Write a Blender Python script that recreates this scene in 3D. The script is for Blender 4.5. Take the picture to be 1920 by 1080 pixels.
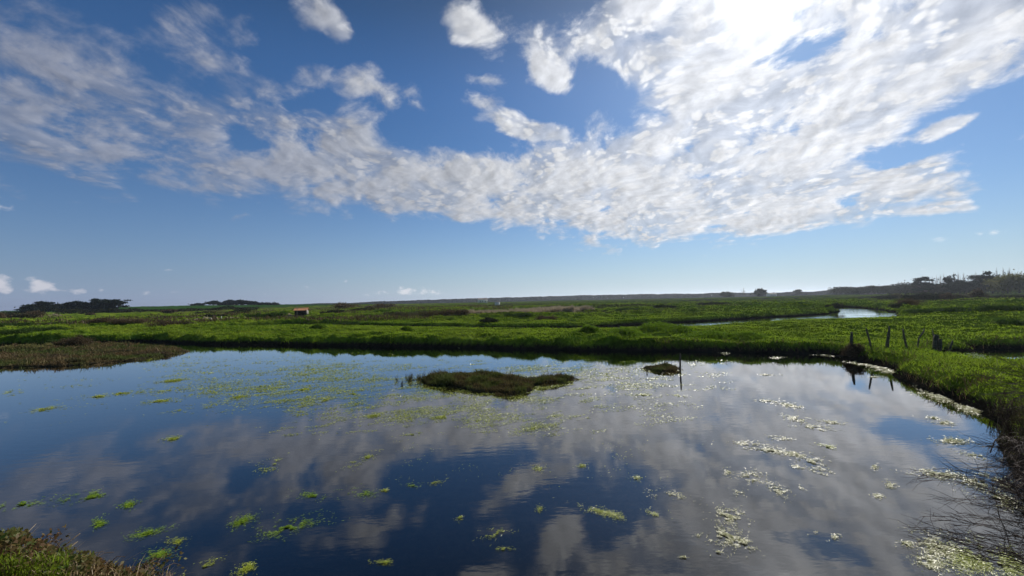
import bpy, math
import numpy as np
from math import radians as R, sin, cos, pi
from mathutils import Vector, Matrix

for o in list(bpy.data.objects):
    bpy.data.objects.remove(o)
scene = bpy.context.scene
COL = scene.collection
rng = np.random.default_rng(7)

# ------------------------------------------------------------------ camera
H = 3.2
F = 720.0                                   # focal length in photo pixels
PITCH, ROLL = math.atan(23 / F), R(1.25)
camd = bpy.data.cameras.new('camera'); cam = bpy.data.objects.new('camera', camd); COL.objects.link(cam)
camd.sensor_width = 36.0; camd.lens = F / 1920 * 36.0
camd.clip_start = 0.05; camd.clip_end = 20000
fwd = Vector((0, cos(PITCH), sin(PITCH))); rt0 = Vector((1, 0, 0)); up0 = Vector((0, -sin(PITCH), cos(PITCH)))
rt = rt0 * cos(ROLL) - up0 * sin(ROLL)      # the horizon climbs to the right
up = up0 * cos(ROLL) + rt0 * sin(ROLL)
M = Matrix((rt, up, -fwd)).transposed().to_4x4(); M.translation = (0, 0, H)
cam.matrix_world = M
scene.camera = cam

def ray(px, py):
    """world direction of a photograph pixel"""
    return (fwd * F + rt * (px - 960) - up * (py - 540)).normalized()
def at(px, py, z=0.0):
    d = ray(px, py); t = (z - H) / d.z
    return np.array((d.x * t, d.y * t, z))
def atd(px, dist):
    """ground direction of a column of the photograph, at a forward distance"""
    d = ray(px, 560); return np.array((d.x / d.y * dist, dist))

# ------------------------------------------------------------------ sun, sky, exposure
SUND = ray(1440, -45)
SUN_EL = math.asin(SUND.z); SUN_AZ = math.atan2(SUND.x, SUND.y)
sl = bpy.data.lights.new('sun', 'SUN'); sl.energy = 4.8; sl.angle = R(0.5); sl.color = (1, 0.95, 0.87)
so = bpy.data.objects.new('sun', sl); COL.objects.link(so)
so.rotation_euler = (-SUND).to_track_quat('-Z', 'Y').to_euler(); so.location = (0, 0, 60)
scene.view_settings.view_transform = 'Standard'; scene.view_settings.look = 'None'
scene.view_settings.exposure = 0.15; scene.view_settings.gamma = 1.0

class NT:
    def __init__(s, tree): s.t = tree
    def n(s, typ, ins=None, **props):
        nd = s.t.nodes.new(typ)
        for k, v in props.items(): setattr(nd, k, v)
        for k, v in (ins or {}).items():
            sk = nd.inputs[k]
            if isinstance(v, bpy.types.NodeSocket): s.t.links.new(v, sk)
            else: sk.default_value = v
        return nd
    def math(s, op, a, b=0.0, c=0.0, clamp=False):
        return s.n('ShaderNodeMath', {0: a, 1: b, 2: c}, operation=op, use_clamp=clamp).outputs[0]
    def vmath(s, op, a, b=(0, 0, 0)):
        nd = s.n('ShaderNodeVectorMath', {0: a, 1: b}, operation=op)
        return nd.outputs['Value'] if op in ('DOT_PRODUCT', 'LENGTH') else nd.outputs[0]
    def ramp(s, x, a, b, c=0.0, d=1.0, kind='SMOOTHSTEP'):
        return s.n('ShaderNodeMapRange', {'Value': x, 'From Min': a, 'From Max': b, 'To Min': c, 'To Max': d}, interpolation_type=kind).outputs[0]
    def mix(s, f, a, b, bt='MIX'):
        nd = s.n('ShaderNodeMix', {0: f}, data_type='RGBA', blend_type=bt)
        for k, v in ((6, a), (7, b)):
            if isinstance(v, bpy.types.NodeSocket): s.t.links.new(v, nd.inputs[k])
            else: nd.inputs[k].default_value = (*v, 1) if len(v) == 3 else v
        return nd.outputs[2]
    def noise(s, vec, scale, detail=4, rough=0.5, lac=2.0, dist=0.0, dims='3D'):
        return s.n('ShaderNodeTexNoise', {'Vector': vec, 'Scale': scale, 'Detail': detail, 'Roughness': rough, 'Lacunarity': lac, 'Distortion': dist}, noise_dimensions=dims).outputs[0]

world = bpy.data.worlds.new('World'); scene.world = world; world.use_nodes = True
wt = world.node_tree; wt.nodes.clear(); W = NT(wt)
tc = W.n('ShaderNodeTexCoord').outputs['Generated']
sky = W.n('ShaderNodeTexSky', sky_type='NISHITA', sun_disc=False)
sky.sun_elevation = SUN_EL; sky.sun_rotation = SUN_AZ; sky.altitude = 10; sky.air_density = 1.25; sky.dust_density = 0.25; sky.ozone_density = 3.0
sep = W.n('ShaderNodeSeparateXYZ', {0: tc})
zc = W.math('MAXIMUM', sep.outputs[2], 0.0)
inv = W.math('DIVIDE', 1.42, W.math('ADD', zc, 0.30))
P = W.n('ShaderNodeCombineXYZ', {0: W.math('MULTIPLY', sep.outputs[0], inv), 1: W.math('MULTIPLY', sep.outputs[1], inv), 2: 0.0}).outputs[0]
# wind-aligned frame: the cloud streets run towards a vanishing point right of centre
P = W.n('ShaderNodeMapping', {'Vector': P, 'Rotation': (0, 0, R(25)), 'Scale': (1.0, 0.95, 1)}).outputs[0]
warp = W.n('ShaderNodeTexNoise', {'Vector': P, 'Scale': 1.6, 'Detail': 3.0}, noise_dimensions='2D').outputs['Color']
Pw = W.n('ShaderNodeVectorMath', {0: W.vmath('SUBTRACT', warp, (0.5, 0.5, 0.5)), 1: (0.22, 0.22, 0), 2: P}, operation='MULTIPLY_ADD').outputs[0]
cosun = W.vmath('DOT_PRODUCT', tc, tuple(SUND))

# where the sheet of altocumulus lies: ellipses on the celestial sphere (centre, half axes, turn, weight)
BLOBS = [
 (1440,30,470,240,-8,1.4),(1330,270,500,210,-22,1.3),(1130,355,430,125,3,1.3),(820,345,380,90,8,1.2),
 (1620,150,480,150,-32,1.0),(1850,60,330,120,-32,.85),(1470,330,300,110,-12,.8),
 (1540,90,160,110,0,.7),(560,330,380,95,12,.95),(230,300,430,115,12,.85),(80,210,340,170,10,.95),(10,60,360,170,20,.72),
 (420,110,260,80,25,.80),(280,170,260,110,20,.70),(620,280,190,70,10,.8),(460,215,260,80,10,.75),(320,40,260,80,10,.5),
 (600,20,120,65,30,1.0),(650,60,60,40,50,.7),(700,165,150,62,8,1.0),(640,230,120,44,-10,.75),(570,130,80,50,60,.5),
 (1000,80,170,110,20,.72),(1045,150,70,40,40,.75),(870,25,110,60,20,.62),(880,70,90,50,30,.7),(1030,130,90,60,40,.55),(950,245,150,45,15,.72),(920,190,110,60,0,.62),(1140,50,140,80,-30,.62),(1200,110,60,40,-20,.8),(910,150,60,22,10,.8),(895,185,60,25,0,.75),(1000,235,90,34,10,.75),
 (1480,410,230,40,-4,.75),(1720,350,160,32,-4,1.1),(1760,394,140,20,-4,1.0),(1730,280,170,50,-20,.62),(1790,232,130,20,-22,.85),(1770,310,170,30,-12,.6),
 (1640,330,160,40,-25,.5),(1640,380,200,40,-5,.6),
]
HOLES = [(1720,288,120,52,-20,.8),(1880,210,90,36,-25,.4),(1640,300,40,40,0,.3),(200,200,120,30,25,.28),(120,70,150,30,20,.25),(380,280,90,26,15,.25),(1300,330,70,18,-10,.3),(1120,170,60,50,40,.5),(905,110,20,40,20,.2),(720,70,230,80,10,.45),(330,215,90,40,30,.2),(470,270,80,28,10,.3),(1000,275,110,22,8,.35),(1690,120,60,28,0,.3),(1740,85,80,22,-25,.25),(1150,230,30,90,30,.3),(850,215,100,60,0,.4),(430,175,150,22,10,.25),(120,120,130,22,25,.3)]
def blobsum(lst, sign):
    acc = None
    for cx, cy, rx, ry, ang, w in lst:
        d = ray(cx, cy); a = R(ang)
        t1 = ray(cx + cos(a) * 5, cy + sin(a) * 5) - d; t2 = ray(cx - sin(a) * 5, cy + cos(a) * 5) - d
        s1, s2 = t1.length / 5 * rx, t2.length / 5 * ry
        t1.normalize(); n = d.copy(); t2 = n.cross(t1).normalized(); n2 = t1.cross(t2)
        e = Matrix((t1, t2, n2)).transposed().to_euler()
        mp = W.n('ShaderNodeMapping', {'Vector': tc, 'Location': tuple(d), 'Rotation': tuple(e), 'Scale': (s1, s2, 1.0)}, vector_type='TEXTURE')
        g = W.n('ShaderNodeTexGradient', {0: mp.outputs[0]}, gradient_type='SPHERICAL').outputs['Fac']
        acc = W.math('MULTIPLY_ADD', g, w * sign, acc if acc is not None else 0.0)
    return acc
cov0 = blobsum(BLOBS, 1)
cov = W.math('MINIMUM', W.math('MULTIPLY', cov0, 1.5), W.ramp(cosun, 0.3, 0.85, 1.08, 1.5))
core = W.ramp(cov0, 0.75, 1.3)
cov = W.math('ADD', cov, blobsum(HOLES, -1))
def field(vec):
    a = W.noise(vec, 1.7, 2.0, 0.5, dims='2D')
    b = W.noise(vec, 4.2, 9.0, 0.62, dims='2D')
    c = W.n('ShaderNodeTexVoronoi', {'Vector': vec, 'Scale': 6.5, 'Smoothness': 0.35, 'Randomness': 1.0, 'Detail': 1.5, 'Roughness': .5}, voronoi_dimensions='2D', feature='SMOOTH_F1').outputs['Distance']
    return W.math('ADD', W.math('MULTIPLY_ADD', a, 0.9, W.math('MULTIPLY', c, -0.42)), W.math('MULTIPLY_ADD', b, 2.8, -1.77))
f0 = field(Pw)
soff = (sin(SUN_AZ + R(25)) * .035, cos(SUN_AZ + R(25)) * .035, 0)
f1 = field(W.vmath('ADD', Pw, soff))
dens = W.math('ADD', f0, cov)
dleft = W.ramp(cosun, 0.45, 0.9)            # softer veil far from the sun
lo = W.math('MULTIPLY_ADD', dleft, 0.02, 0.36)
soft = W.math('MULTIPLY_ADD', dleft, -0.20, 0.85)
soft = W.math('MULTIPLY', soft, W.math('MULTIPLY_ADD', core, -0.45, 1.35))
alpha = W.n('ShaderNodeMapRange', {'Value': dens, 'From Min': lo, 'From Max': W.math('ADD', lo, soft), 'To Min': 0.0, 'To Max': 1.0}, interpolation_type='SMOOTHSTEP').outputs[0]
amax = W.ramp(cosun, 0.2, 0.85, 0.72, 1.0)
alpha = W.math('MULTIPLY', alpha, amax)
# blue crevices between the puffs of the sheet
c2 = W.n('ShaderNodeTexVoronoi', {'Vector': Pw, 'Scale': 10.0, 'Smoothness': 0.4, 'Detail': 2.0, 'Roughness': .6}, voronoi_dimensions='2D', feature='SMOOTH_F1').outputs['Distance']
big = W.noise(Pw, 3.0, 3.0, dims='2D')
crev = W.math('MULTIPLY', W.ramp(c2, 0.50, 0.85), W.ramp(big, 0.42, 0.62, 0.25, 1.0))
alpha = W.math('MULTIPLY', alpha, W.math('SUBTRACT', 1.0, W.math('MULTIPLY', crev, W.math('MULTIPLY_ADD', core, -0.24, 0.52))))
# relief from thickness differences towards the sun
rel = W.math('SUBTRACT', f1, f0)
thick = W.ramp(dens, 0.8, 1.5, 0.0, 1.0)
g1 = W.math('POWER', W.math('MAXIMUM', cosun, 0.0), 3.0)
g2 = W.math('POWER', W.math('MAXIMUM', cosun, 0.0), 16.0)
g3 = W.math('POWER', W.math('MAXIMUM', cosun, 0.0), 500.0)
lum = W.math('ADD', W.math('MULTIPLY_ADD', g1, 0.52, 0.31), W.math('MULTIPLY_ADD', g2, 0.07, W.math('MULTIPLY', g3, 1.3)))
shade = W.math('SUBTRACT', W.math('MULTIPLY_ADD', rel, -0.50, 1.06), W.math('ADD', W.math('MULTIPLY', thick, 0.08), W.math('MULTIPLY', crev, 0.17)))
lum = W.math('MULTIPLY', lum, W.math('MAXIMUM', shade, 0.5))
tint = W.mix(W.ramp(cosun, 0.2, 0.9), (0.90, 0.94, 1.10), (0.955, 0.975, 1.02))
cl = W.vmath('SCALE', tint)
cl.node.inputs['Scale'].default_value = 1.0
wt.links.new(lum, cl.node.inputs['Scale'])
SKY_STRENGTH = 0.068
skyc = W.vmath('SCALE', sky.outputs[0]); skyc.node.inputs['Scale'].default_value = SKY_STRENGTH
hsv = W.n('ShaderNodeHueSaturation', {'Hue': 0.5, 'Saturation': 1.04, 'Value': 1.0, 'Color': skyc})
skyc = W.mix(1.0, hsv.outputs[0], W.mix(W.ramp(sep.outputs[2], 0.0, 0.42), (.40, .66, 1.02), (.40, .66, .95)), 'MULTIPLY')
skyc = W.mix(W.ramp(sep.outputs[2], 0.46, 0.80), skyc, (.014, .034, .062))
pale = W.mix(W.ramp(cosun, 0.1, 0.85), (.27, .33, .50), (.52, .62, .71))
hz = W.math('POWER', 2.718, W.math('MULTIPLY', sep.outputs[2], -9.0))
skyc = W.mix(W.math('MINIMUM', W.math('MULTIPLY', hz, 0.9), 0.95), skyc, pale)
# glare of the sun through the thin air round it
glow = W.math('ADD', W.math('MULTIPLY', W.math('POWER', W.math('MAXIMUM', cosun, 0.0), 10.0), 0.10), W.math('MULTIPLY', g3, .9))
gl = W.vmath('SCALE', (1.0, 0.98, 0.93)); wt.links.new(glow, gl.node.inputs['Scale'])
skyc = W.vmath('ADD', skyc, gl)
# low cumulus and a pale band over the horizon
CUM = [(80,540,52,24,14,1.2),(0,530,36,32,0,1.1),(145,546,26,10,0,.6),(190,543,12,6,0,.6),(770,545,40,13,0,.7),(815,549,30,9,0,.6),(572,545,14,14,0,.5),(700,550,60,9,0,.4),(300,550,90,9,0,.4),(0,385,40,22,0,.6),(310,507,45,5,0,.5),(1740,503,40,6,-8,.4),(500,550,20,9,0,.45),(645,527,16,5,0,.4),(1850,440,260,14,-5,.32)]
az = W.math('ARCTAN2', sep.outputs[0], sep.outputs[1])
Q = W.n('ShaderNodeCombineXYZ', {0: az, 1: W.math('MULTIPLY', sep.outputs[2], 1.6), 2: 0.0}).outputs[0]
cf = W.math('MULTIPLY_ADD', W.noise(Q, 34.0, 6.0, 0.6, dims='2D'), 2.8, -1.25)
cb = blobsum(CUM, 1)
cden = W.math('MULTIPLY_ADD', cf, W.math('MULTIPLY', cb, 4.0, clamp=True), cb)
ca = W.math('MULTIPLY', W.ramp(cden, 0.35, 1.25), 0.85)
clow = W.mix(W.ramp(cosun, 0.2, 0.9), (0.60, 0.60, 0.66), (0.85, 0.86, 0.88))
base = W.mix(alpha, skyc, cl)
base = W.mix(ca, base, clow)
bg = W.n('ShaderNodeBackground', {'Color': base, 'Strength': 1.0})
wo = W.n('ShaderNodeOutputWorld', {'Surface': bg.outputs[0]})
world.cycles.sampling_method = 'MANUAL'; world.cycles.sample_map_resolution = 1024

SKY_ONLY = False
HAZE = True

# ------------------------------------------------------------------ helpers
def tag(o, label=None, cat=None, group=None, kind=None):
    if label: o['label'] = label
    if cat: o['category'] = cat
    if group: o['group'] = group
    if kind: o['kind'] = kind
    return o

def mesh_obj(name, verts, faces, mat=None, parent=None, smooth=False, col=None):
    """verts (N,3) array; faces: (M,3) or (M,4) array, or a list of such arrays"""
    verts = np.asarray(verts, np.float32).reshape(-1, 3)
    if not isinstance(faces, list): faces = [faces]
    faces = [np.asarray(f, np.int32) for f in faces if len(f)]
    me = bpy.data.meshes.new(name)
    me.vertices.add(len(verts)); me.vertices.foreach_set('co', verts.ravel())
    nl = sum(f.size for f in faces); npoly = sum(len(f) for f in faces)
    me.loops.add(nl); me.loops.foreach_set('vertex_index', np.concatenate([f.ravel() for f in faces]))
    tot = np.concatenate([np.full(len(f), f.shape[1], np.int32) for f in faces])
    me.polygons.add(npoly); me.polygons.foreach_set('loop_start', np.concatenate([[0], np.cumsum(tot)[:-1]]).astype(np.int32))
    try: me.polygons.foreach_set('loop_total', tot)
    except Exception: pass
    if smooth: me.polygons.foreach_set('use_smooth', np.ones(npoly, bool))
    me.update(calc_edges=True)
    if col is not None:
        a = me.color_attributes.new('tone', 'FLOAT_COLOR', 'POINT')
        a.data.foreach_set('color', np.concatenate([col, np.ones((len(col), 1))], 1).astype(np.float32).ravel())
    if mat: me.materials.append(mat)
    o = bpy.data.objects.new(name, me); COL.objects.link(o)
    if parent: o.parent = parent
    return o

def empty(name, loc, rz=0.0):
    o = bpy.data.objects.new(name, None); COL.objects.link(o); o.location = tuple(float(v) for v in loc); o.rotation_euler = (0, 0, rz)
    o.empty_display_size = 0.2
    return o

class MB:
    def __init__(s): s.v = []; s.q = []; s.t = []
    def tube(s, pts, rad, n=6, cap=True, jit=0.0):
        pts = [np.asarray(p, float) for p in pts]; base = len(s.v)
        for i, p in enumerate(pts):
            d = pts[min(i + 1, len(pts) - 1)] - pts[max(i - 1, 0)]; d /= np.linalg.norm(d) + 1e-9
            a = np.cross(d, (0.3, 1, 0.1) if abs(d[2]) > .7 else (0, 0, 1)); a /= np.linalg.norm(a) + 1e-9; b = np.cross(d, a)
            for k in range(n):
                t = 2 * pi * k / n; r = rad[i] * (1 + jit * rng.uniform(-1, 1))
                s.v.append(p + (a * cos(t) + b * sin(t)) * r)
        for i in range(len(pts) - 1):
            for k in range(n):
                k2 = (k + 1) % n
                s.q.append((base + i * n + k, base + i * n + k2, base + (i + 1) * n + k2, base + (i + 1) * n + k))
        if cap:
            for e, sg in ((0, 1), (len(pts) - 1, -1)):
                c = len(s.v); s.v.append(pts[e])
                for k in range(n):
                    tri = (base + e * n + (k + 1) % n, base + e * n + k, c)
                    s.t.append(tri if sg > 0 else tri[::-1])
        return s
    def box(s, c, size, rz=0.0, off=(0, 0, 0)):
        base = len(s.v); c = np.asarray(c, float); h = np.asarray(size, float) / 2
        for z in (-1, 1):
            for x, y in ((-1, -1), (1, -1), (1, 1), (-1, 1)):
                p = np.array((x * h[0], y * h[1], z * h[2]))
                s.v.append(c + np.array((p[0] * cos(rz) - p[1] * sin(rz), p[0] * sin(rz) + p[1] * cos(rz), p[2])))
        for f in ((0, 3, 2, 1), (4, 5, 6, 7), (0, 1, 5, 4), (1, 2, 6, 5), (2, 3, 7, 6), (3, 0, 4, 7)):
            s.q.append(tuple(base + i for i in f))
        return s
    def build(s, name, mat, parent=None, smooth=False):
        fs = []
        if s.q: fs.append(np.array(s.q))
        if s.t: fs.append(np.array(s.t))
        return mesh_obj(name, np.array(s.v), fs, mat, parent, smooth)

def unit(a): return a / (np.linalg.norm(a, axis=-1, keepdims=True) + 1e-9)
def leaves(c, size, flat=0.0, asp=0.45, up=None):
    """one diamond leaf per centre"""
    n = len(c); size = np.broadcast_to(size, (n,))[:, None]
    u = rng.normal(size=(n, 3)); u[:, 2] *= (1 - flat); u = unit(u)
    w = rng.normal(size=(n, 3)); w[:, 2] *= (1 - flat); v = unit(w - u * np.sum(u * w, 1, keepdims=True))
    if up is not None: u = unit(u * 0.5 + np.asarray(up))
    V = np.stack([c + u * size, c + v * size * asp, c - u * size, c - v * size * asp], 1).reshape(-1, 3)
    return V, np.arange(4 * n).reshape(n, 4)
def blades(p, h, w, lean=0.4, bend=0.3, dirn=None):
    """grass blades: two-segment ribbons"""
    n = len(p); h = np.broadcast_to(h, (n,)); w = np.broadcast_to(w, (n,))
    a = rng.uniform(0, 2 * pi, n); s = np.stack([np.cos(a), np.sin(a), 0 * a], 1) * w[:, None] * .5
    la = rng.uniform(0, 2 * pi, n); l = rng.uniform(0.1, 1, n) * lean
    L = np.stack([np.cos(la) * l, np.sin(la) * l, 0 * la], 1)
    if dirn is not None: L = L + np.asarray(dirn)
    upv = np.array((0, 0, 1.0))
    m = p + (L * .5 + upv * .62) * h[:, None]
    t = p + (L * (1 + bend) + upv * (1 - .25 * l[:, None])) * h[:, None]
    V = np.stack([p - s, p + s, m + s * .8, m - s * .8, t], 1).reshape(-1, 3)
    b = np.arange(n)[:, None] * 5
    return V, [b + np.array([0, 1, 2, 3]), b + np.array([3, 2, 4])]
def merge(parts):
    Vs = []; F4 = []; F3 = []; off = 0
    for V, fs in parts:
        for f in (fs if isinstance(fs, list) else [fs]):
            (F4 if f.shape[1] == 4 else F3).append(f + off)
        Vs.append(V); off += len(V)
    out = []
    if F4: out.append(np.concatenate(F4))
    if F3: out.append(np.concatenate(F3))
    return np.concatenate(Vs), out

# value noise -------------------------------------------------------
def _h(ix, iy, s):
    n = (ix.astype(np.int64) * 374761393 + iy.astype(np.int64) * 668265263 + s * 144269) & 0xffffffff
    n = ((n ^ (n >> 13)) * 1274126177) & 0xffffffff
    return ((n ^ (n >> 16)) & 0xffff) / 65535.0
def vn(x, y, s=0):
    ix = np.floor(x); iy = np.floor(y); fx = x - ix; fy = y - iy
    fx = fx * fx * (3 - 2 * fx); fy = fy * fy * (3 - 2 * fy)
    a = _h(ix, iy, s); b = _h(ix + 1, iy, s); c = _h(ix, iy + 1, s); d = _h(ix + 1, iy + 1, s)
    return (a + (b - a) * fx) * (1 - fy) + (c + (d - c) * fx) * fy
def fbm(x, y, o=4, s=0):
    t = 0; a = .5; n = 0
    for i in range(o):
        t = t + a * vn(x * 2 ** i + 17.3 * i, y * 2 ** i - 9.1 * i, s + i); n += a; a *= .5
    return t / n
def sstep(x, a, b):
    t = np.clip((x - a) / (b - a), 0, 1); return t * t * (3 - 2 * t)
def poly_sd(x, y, poly):
    """signed distance, negative inside"""
    P_ = np.asarray(poly)[:, :2]; d = np.full(x.shape, 1e9); ins = np.zeros(x.shape, bool)
    for i in range(len(P_)):
        a = P_[i]; b = P_[(i + 1) % len(P_)]; e = b - a
        t = np.clip(((x - a[0]) * e[0] + (y - a[1]) * e[1]) / (e @ e + 1e-12), 0, 1)
        d = np.minimum(d, (x - a[0] - t * e[0]) ** 2 + (y - a[1] - t * e[1]) ** 2)
        c = ((a[1] > y) != (b[1] > y)) & (x < (b[0] - a[0]) * (y - a[1]) / (b[1] - a[1] + 1e-12) + a[0])
        ins ^= c
    d = np.sqrt(d); return np.where(ins, -d, d)
def line_d(x, y, pts):
    P_ = np.asarray(pts)[:, :2]; d = np.full(x.shape, 1e9)
    for i in range(len(P_) - 1):
        a = P_[i]; b = P_[i + 1]; e = b - a
        t = np.clip(((x - a[0]) * e[0] + (y - a[1]) * e[1]) / (e @ e + 1e-12), 0, 1)
        d = np.minimum(d, (x - a[0] - t * e[0]) ** 2 + (y - a[1] - t * e[1]) ** 2)
    return np.sqrt(d)

# ------------------------------------------------------------------ materials
def new_mat(name):
    m = bpy.data.materials.new(name); m.use_nodes = True; m.node_tree.nodes.clear()
    return m, NT(m.node_tree)
def leaf_mat(name, a, b, trans=0.35, gloss=0.12, rough=0.45, tcol=None, patch=None):
    """foliage: diffuse + light passing through + a little sheen; tone differs from leaf to leaf"""
    m, N = new_mat(name)
    rnd = N.n('ShaderNodeNewGeometry').outputs['Random Per Island']
    c = N.mix(rnd, a, b)
    if patch:
        pos = N.n('ShaderNodeNewGeometry').outputs['Position']
        nz = N.noise(pos, patch[0], 3.0)
        c = N.mix(N.ramp(nz, 0.42, 0.62), c, patch[1])
    d = N.n('ShaderNodeBsdfDiffuse', {'Color': c}).outputs[0]
    tc_ = N.mix(0.5, c, tcol) if tcol else c
    t = N.n('ShaderNodeBsdfTranslucent', {'Color': tc_}).outputs[0]
    g = N.n('ShaderNodeBsdfGlossy', {'Color': (.8, .8, .8, 1), 'Roughness': rough}).outputs[0]
    s = N.n('ShaderNodeMixShader', {0: trans, 1: d, 2: t}).outputs[0]
    s = N.n('ShaderNodeMixShader', {0: gloss, 1: s, 2: g}).outputs[0]
    N.n('ShaderNodeOutputMaterial', {'Surface': s}); return m
def rough_mat(name, a, b, scale=6, rough=0.85, bump=0.3, spec=0.3):
    m, N = new_mat(name)
    pos = N.n('ShaderNodeTexCoord').outputs['Object']
    nz = N.noise(pos, scale, 6.0, 0.6)
    c = N.mix(N.ramp(nz, 0.35, 0.65), a, b)
    bp = N.n('ShaderNodeBump', {'Height': nz, 'Strength': bump, 'Distance': 0.02}).outputs[0]
    p = N.n('ShaderNodeBsdfPrincipled', {'Base Color': c, 'Roughness': rough, 'Normal': bp, 'Specular IOR Level': spec})
    N.n('ShaderNodeOutputMaterial', {'Surface': p.outputs[0]}); return m

M_grass = leaf_mat('meadow_grass', (.15, .22, .012), (.22, .30, .022), .50, .012, .6, (.24, .36, .02), (0.35, (.13, .17, .02)))
M_grass_dark = leaf_mat('lush_grass', (.06, .115, .009), (.14, .21, .016), .45, .012, .6, (.12, .22, .015))
M_brown = leaf_mat('dry_scrub', (.05, .035, .018), (.12, .085, .04), .30, .02, .6)
M_olive = leaf_mat('olive_scrub', (.045, .045, .018), (.10, .09, .035), .30, .02, .6)
M_shrub = leaf_mat('green_shrub', (.018, .040, .008), (.055, .095, .018), .3, .006, .6)
M_tuss = leaf_mat('tussock_grass', (.13, .13, .04), (.30, .27, .11), .4, .006, .6)
M_spit = leaf_mat('spit_plants', (.09, .065, .03), (.19, .135, .065), .30, .01, .6, None, (.55, (.085, .11, .028)))
M_purslane = leaf_mat('sea_purslane', (.05, .04, .02), (.16, .125, .05), .3, .01, .6, None, (1.3, (.10, .12, .03)))
M_reed = leaf_mat('pale_reed', (.26, .21, .14), (.42, .35, .25), .35, .02, .6)
M_bramble = leaf_mat('bramble_leaf', (.04, .08, .015), (.13, .12, .035), .35, .012, .55, None, (4.0, (.12, .07, .03)))
M_straw = leaf_mat('dry_straw', (.20, .14, .07), (.42, .32, .19), .35, .03, .5)
M_pine = leaf_mat('conifer_foliage', (.008, .016, .008), (.022, .035, .014), .12, .003, .6)
M_wood_leaf = leaf_mat('woodland_foliage', (.022, .030, .016), (.055, .058, .03), .2, .003, .6)
M_willow = leaf_mat('spring_foliage', (.09, .10, .03), (.17, .16, .05), .35, .003, .6)
M_bare = leaf_mat('bare_twigs', (.10, .085, .07), (.17, .15, .125), .15, .02, .7)
M_far = leaf_mat('far_wood', (.012, .018, .014), (.035, .042, .026), .1, .0, .7)
M_bark = rough_mat('bark', (.045, .035, .026), (.10, .08, .06), 9)
M_post = rough_mat('weathered_post', (.035, .035, .022), (.10, .09, .065), 14, .85, .6)
M_twig = rough_mat('dark_twig', (.03, .018, .012), (.075, .045, .03), 12, .7, .2)
def algae_mat(name, a, b, gloss, rough):
    m, N = new_mat(name)
    rnd = N.n('ShaderNodeNewGeometry').outputs['Random Per Island']
    c = N.mix(rnd, a, b)
    p = N.n('ShaderNodeBsdfPrincipled', {'Base Color': c, 'Roughness': rough, 'Specular IOR Level': gloss}).outputs[0]
    t = N.n('ShaderNodeBsdfTranslucent', {'Color': c}).outputs[0]
    s = N.n('ShaderNodeMixShader', {0: 0.25, 1: p, 2: t}).outputs[0]
    N.n('ShaderNodeOutputMaterial', {'Surface': s}); return m
M_algae = algae_mat('floating_algae', (.20, .27, .02), (.50, .54, .06), .4, .4)
M_algae_wet = algae_mat('wet_algae', (.22, .26, .05), (.50, .48, .20), .6, .4)
M_algae_deep = algae_mat('sunken_algae', (.09, .20, .01), (.30, .42, .03), .3, .5)

# water: Fresnel reflection over a peaty, see-through body
def water_mat(name, bscale, bstr):
    m, N = new_mat(name)
    pos = N.n('ShaderNodeNewGeometry').outputs['Position']
    mp = N.n('ShaderNodeMapping', {'Vector': pos, 'Rotation': (0, 0, R(-25)), 'Scale': (0.35, 1.0, 1.0)}).outputs[0]
    n1 = N.noise(mp, bscale, 3.0, 0.55); n2 = N.noise(pos, 0.22, 2.0)
    amt = N.ramp(n2, 0.35, 0.7, 0.25, 1.0)
    hgt = N.math('MULTIPLY', n1, amt)
    bp = N.n('ShaderNodeBump', {'Height': hgt, 'Strength': 1.0, 'Distance': bstr}).outputs[0]
    fr = N.math('MULTIPLY', N.math('POWER', N.n('ShaderNodeFresnel', {'IOR': 1.333, 'Normal': bp}).outputs[0], 0.84), 1.42, clamp=True)
    gl_ = N.n('ShaderNodeBsdfGlossy', {'Color': (1, 1, 1, 1), 'Roughness': 0.03, 'Normal': bp}).outputs[0]
    tr = N.n('ShaderNodeBsdfTransparent', {'Color': (.50, .58, .42, 1)}).outputs[0]
    s = N.n('ShaderNodeMixShader', {0: fr, 1: tr, 2: gl_}).outputs[0]
    N.n('ShaderNodeOutputMaterial', {'Surface': s}); return m
M_water = water_mat('pond_water', 5.0, 0.0022)
M_creek = water_mat('creek_water', 3.0, 0.02)

mg, N = new_mat('ground')
att = N.n('ShaderNodeAttribute', attribute_name='tone').outputs['Color']
pos = N.n('ShaderNodeNewGeometry').outputs['Position']
nz = N.noise(pos, 3.0, 8.0, 0.65); nz2 = N.noise(pos, 0.5, 4.0, 0.6)
v = N.math('MULTIPLY', N.ramp(nz, .25, .75, .55, 1.45), N.ramp(nz2, .3, .7, .75, 1.25))
c = N.vmath('SCALE', att); mg.node_tree.links.new(v, c.node.inputs['Scale'])
bp = N.n('ShaderNodeBump', {'Height': nz, 'Strength': 0.8, 'Distance': 0.12}).outputs[0]
p = N.n('ShaderNodeBsdfDiffuse', {'Color': c, 'Normal': bp, 'Roughness': 1.0})
N.n('ShaderNodeOutputMaterial', {'Surface': p.outputs[0]})
M_ground = mg

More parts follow.
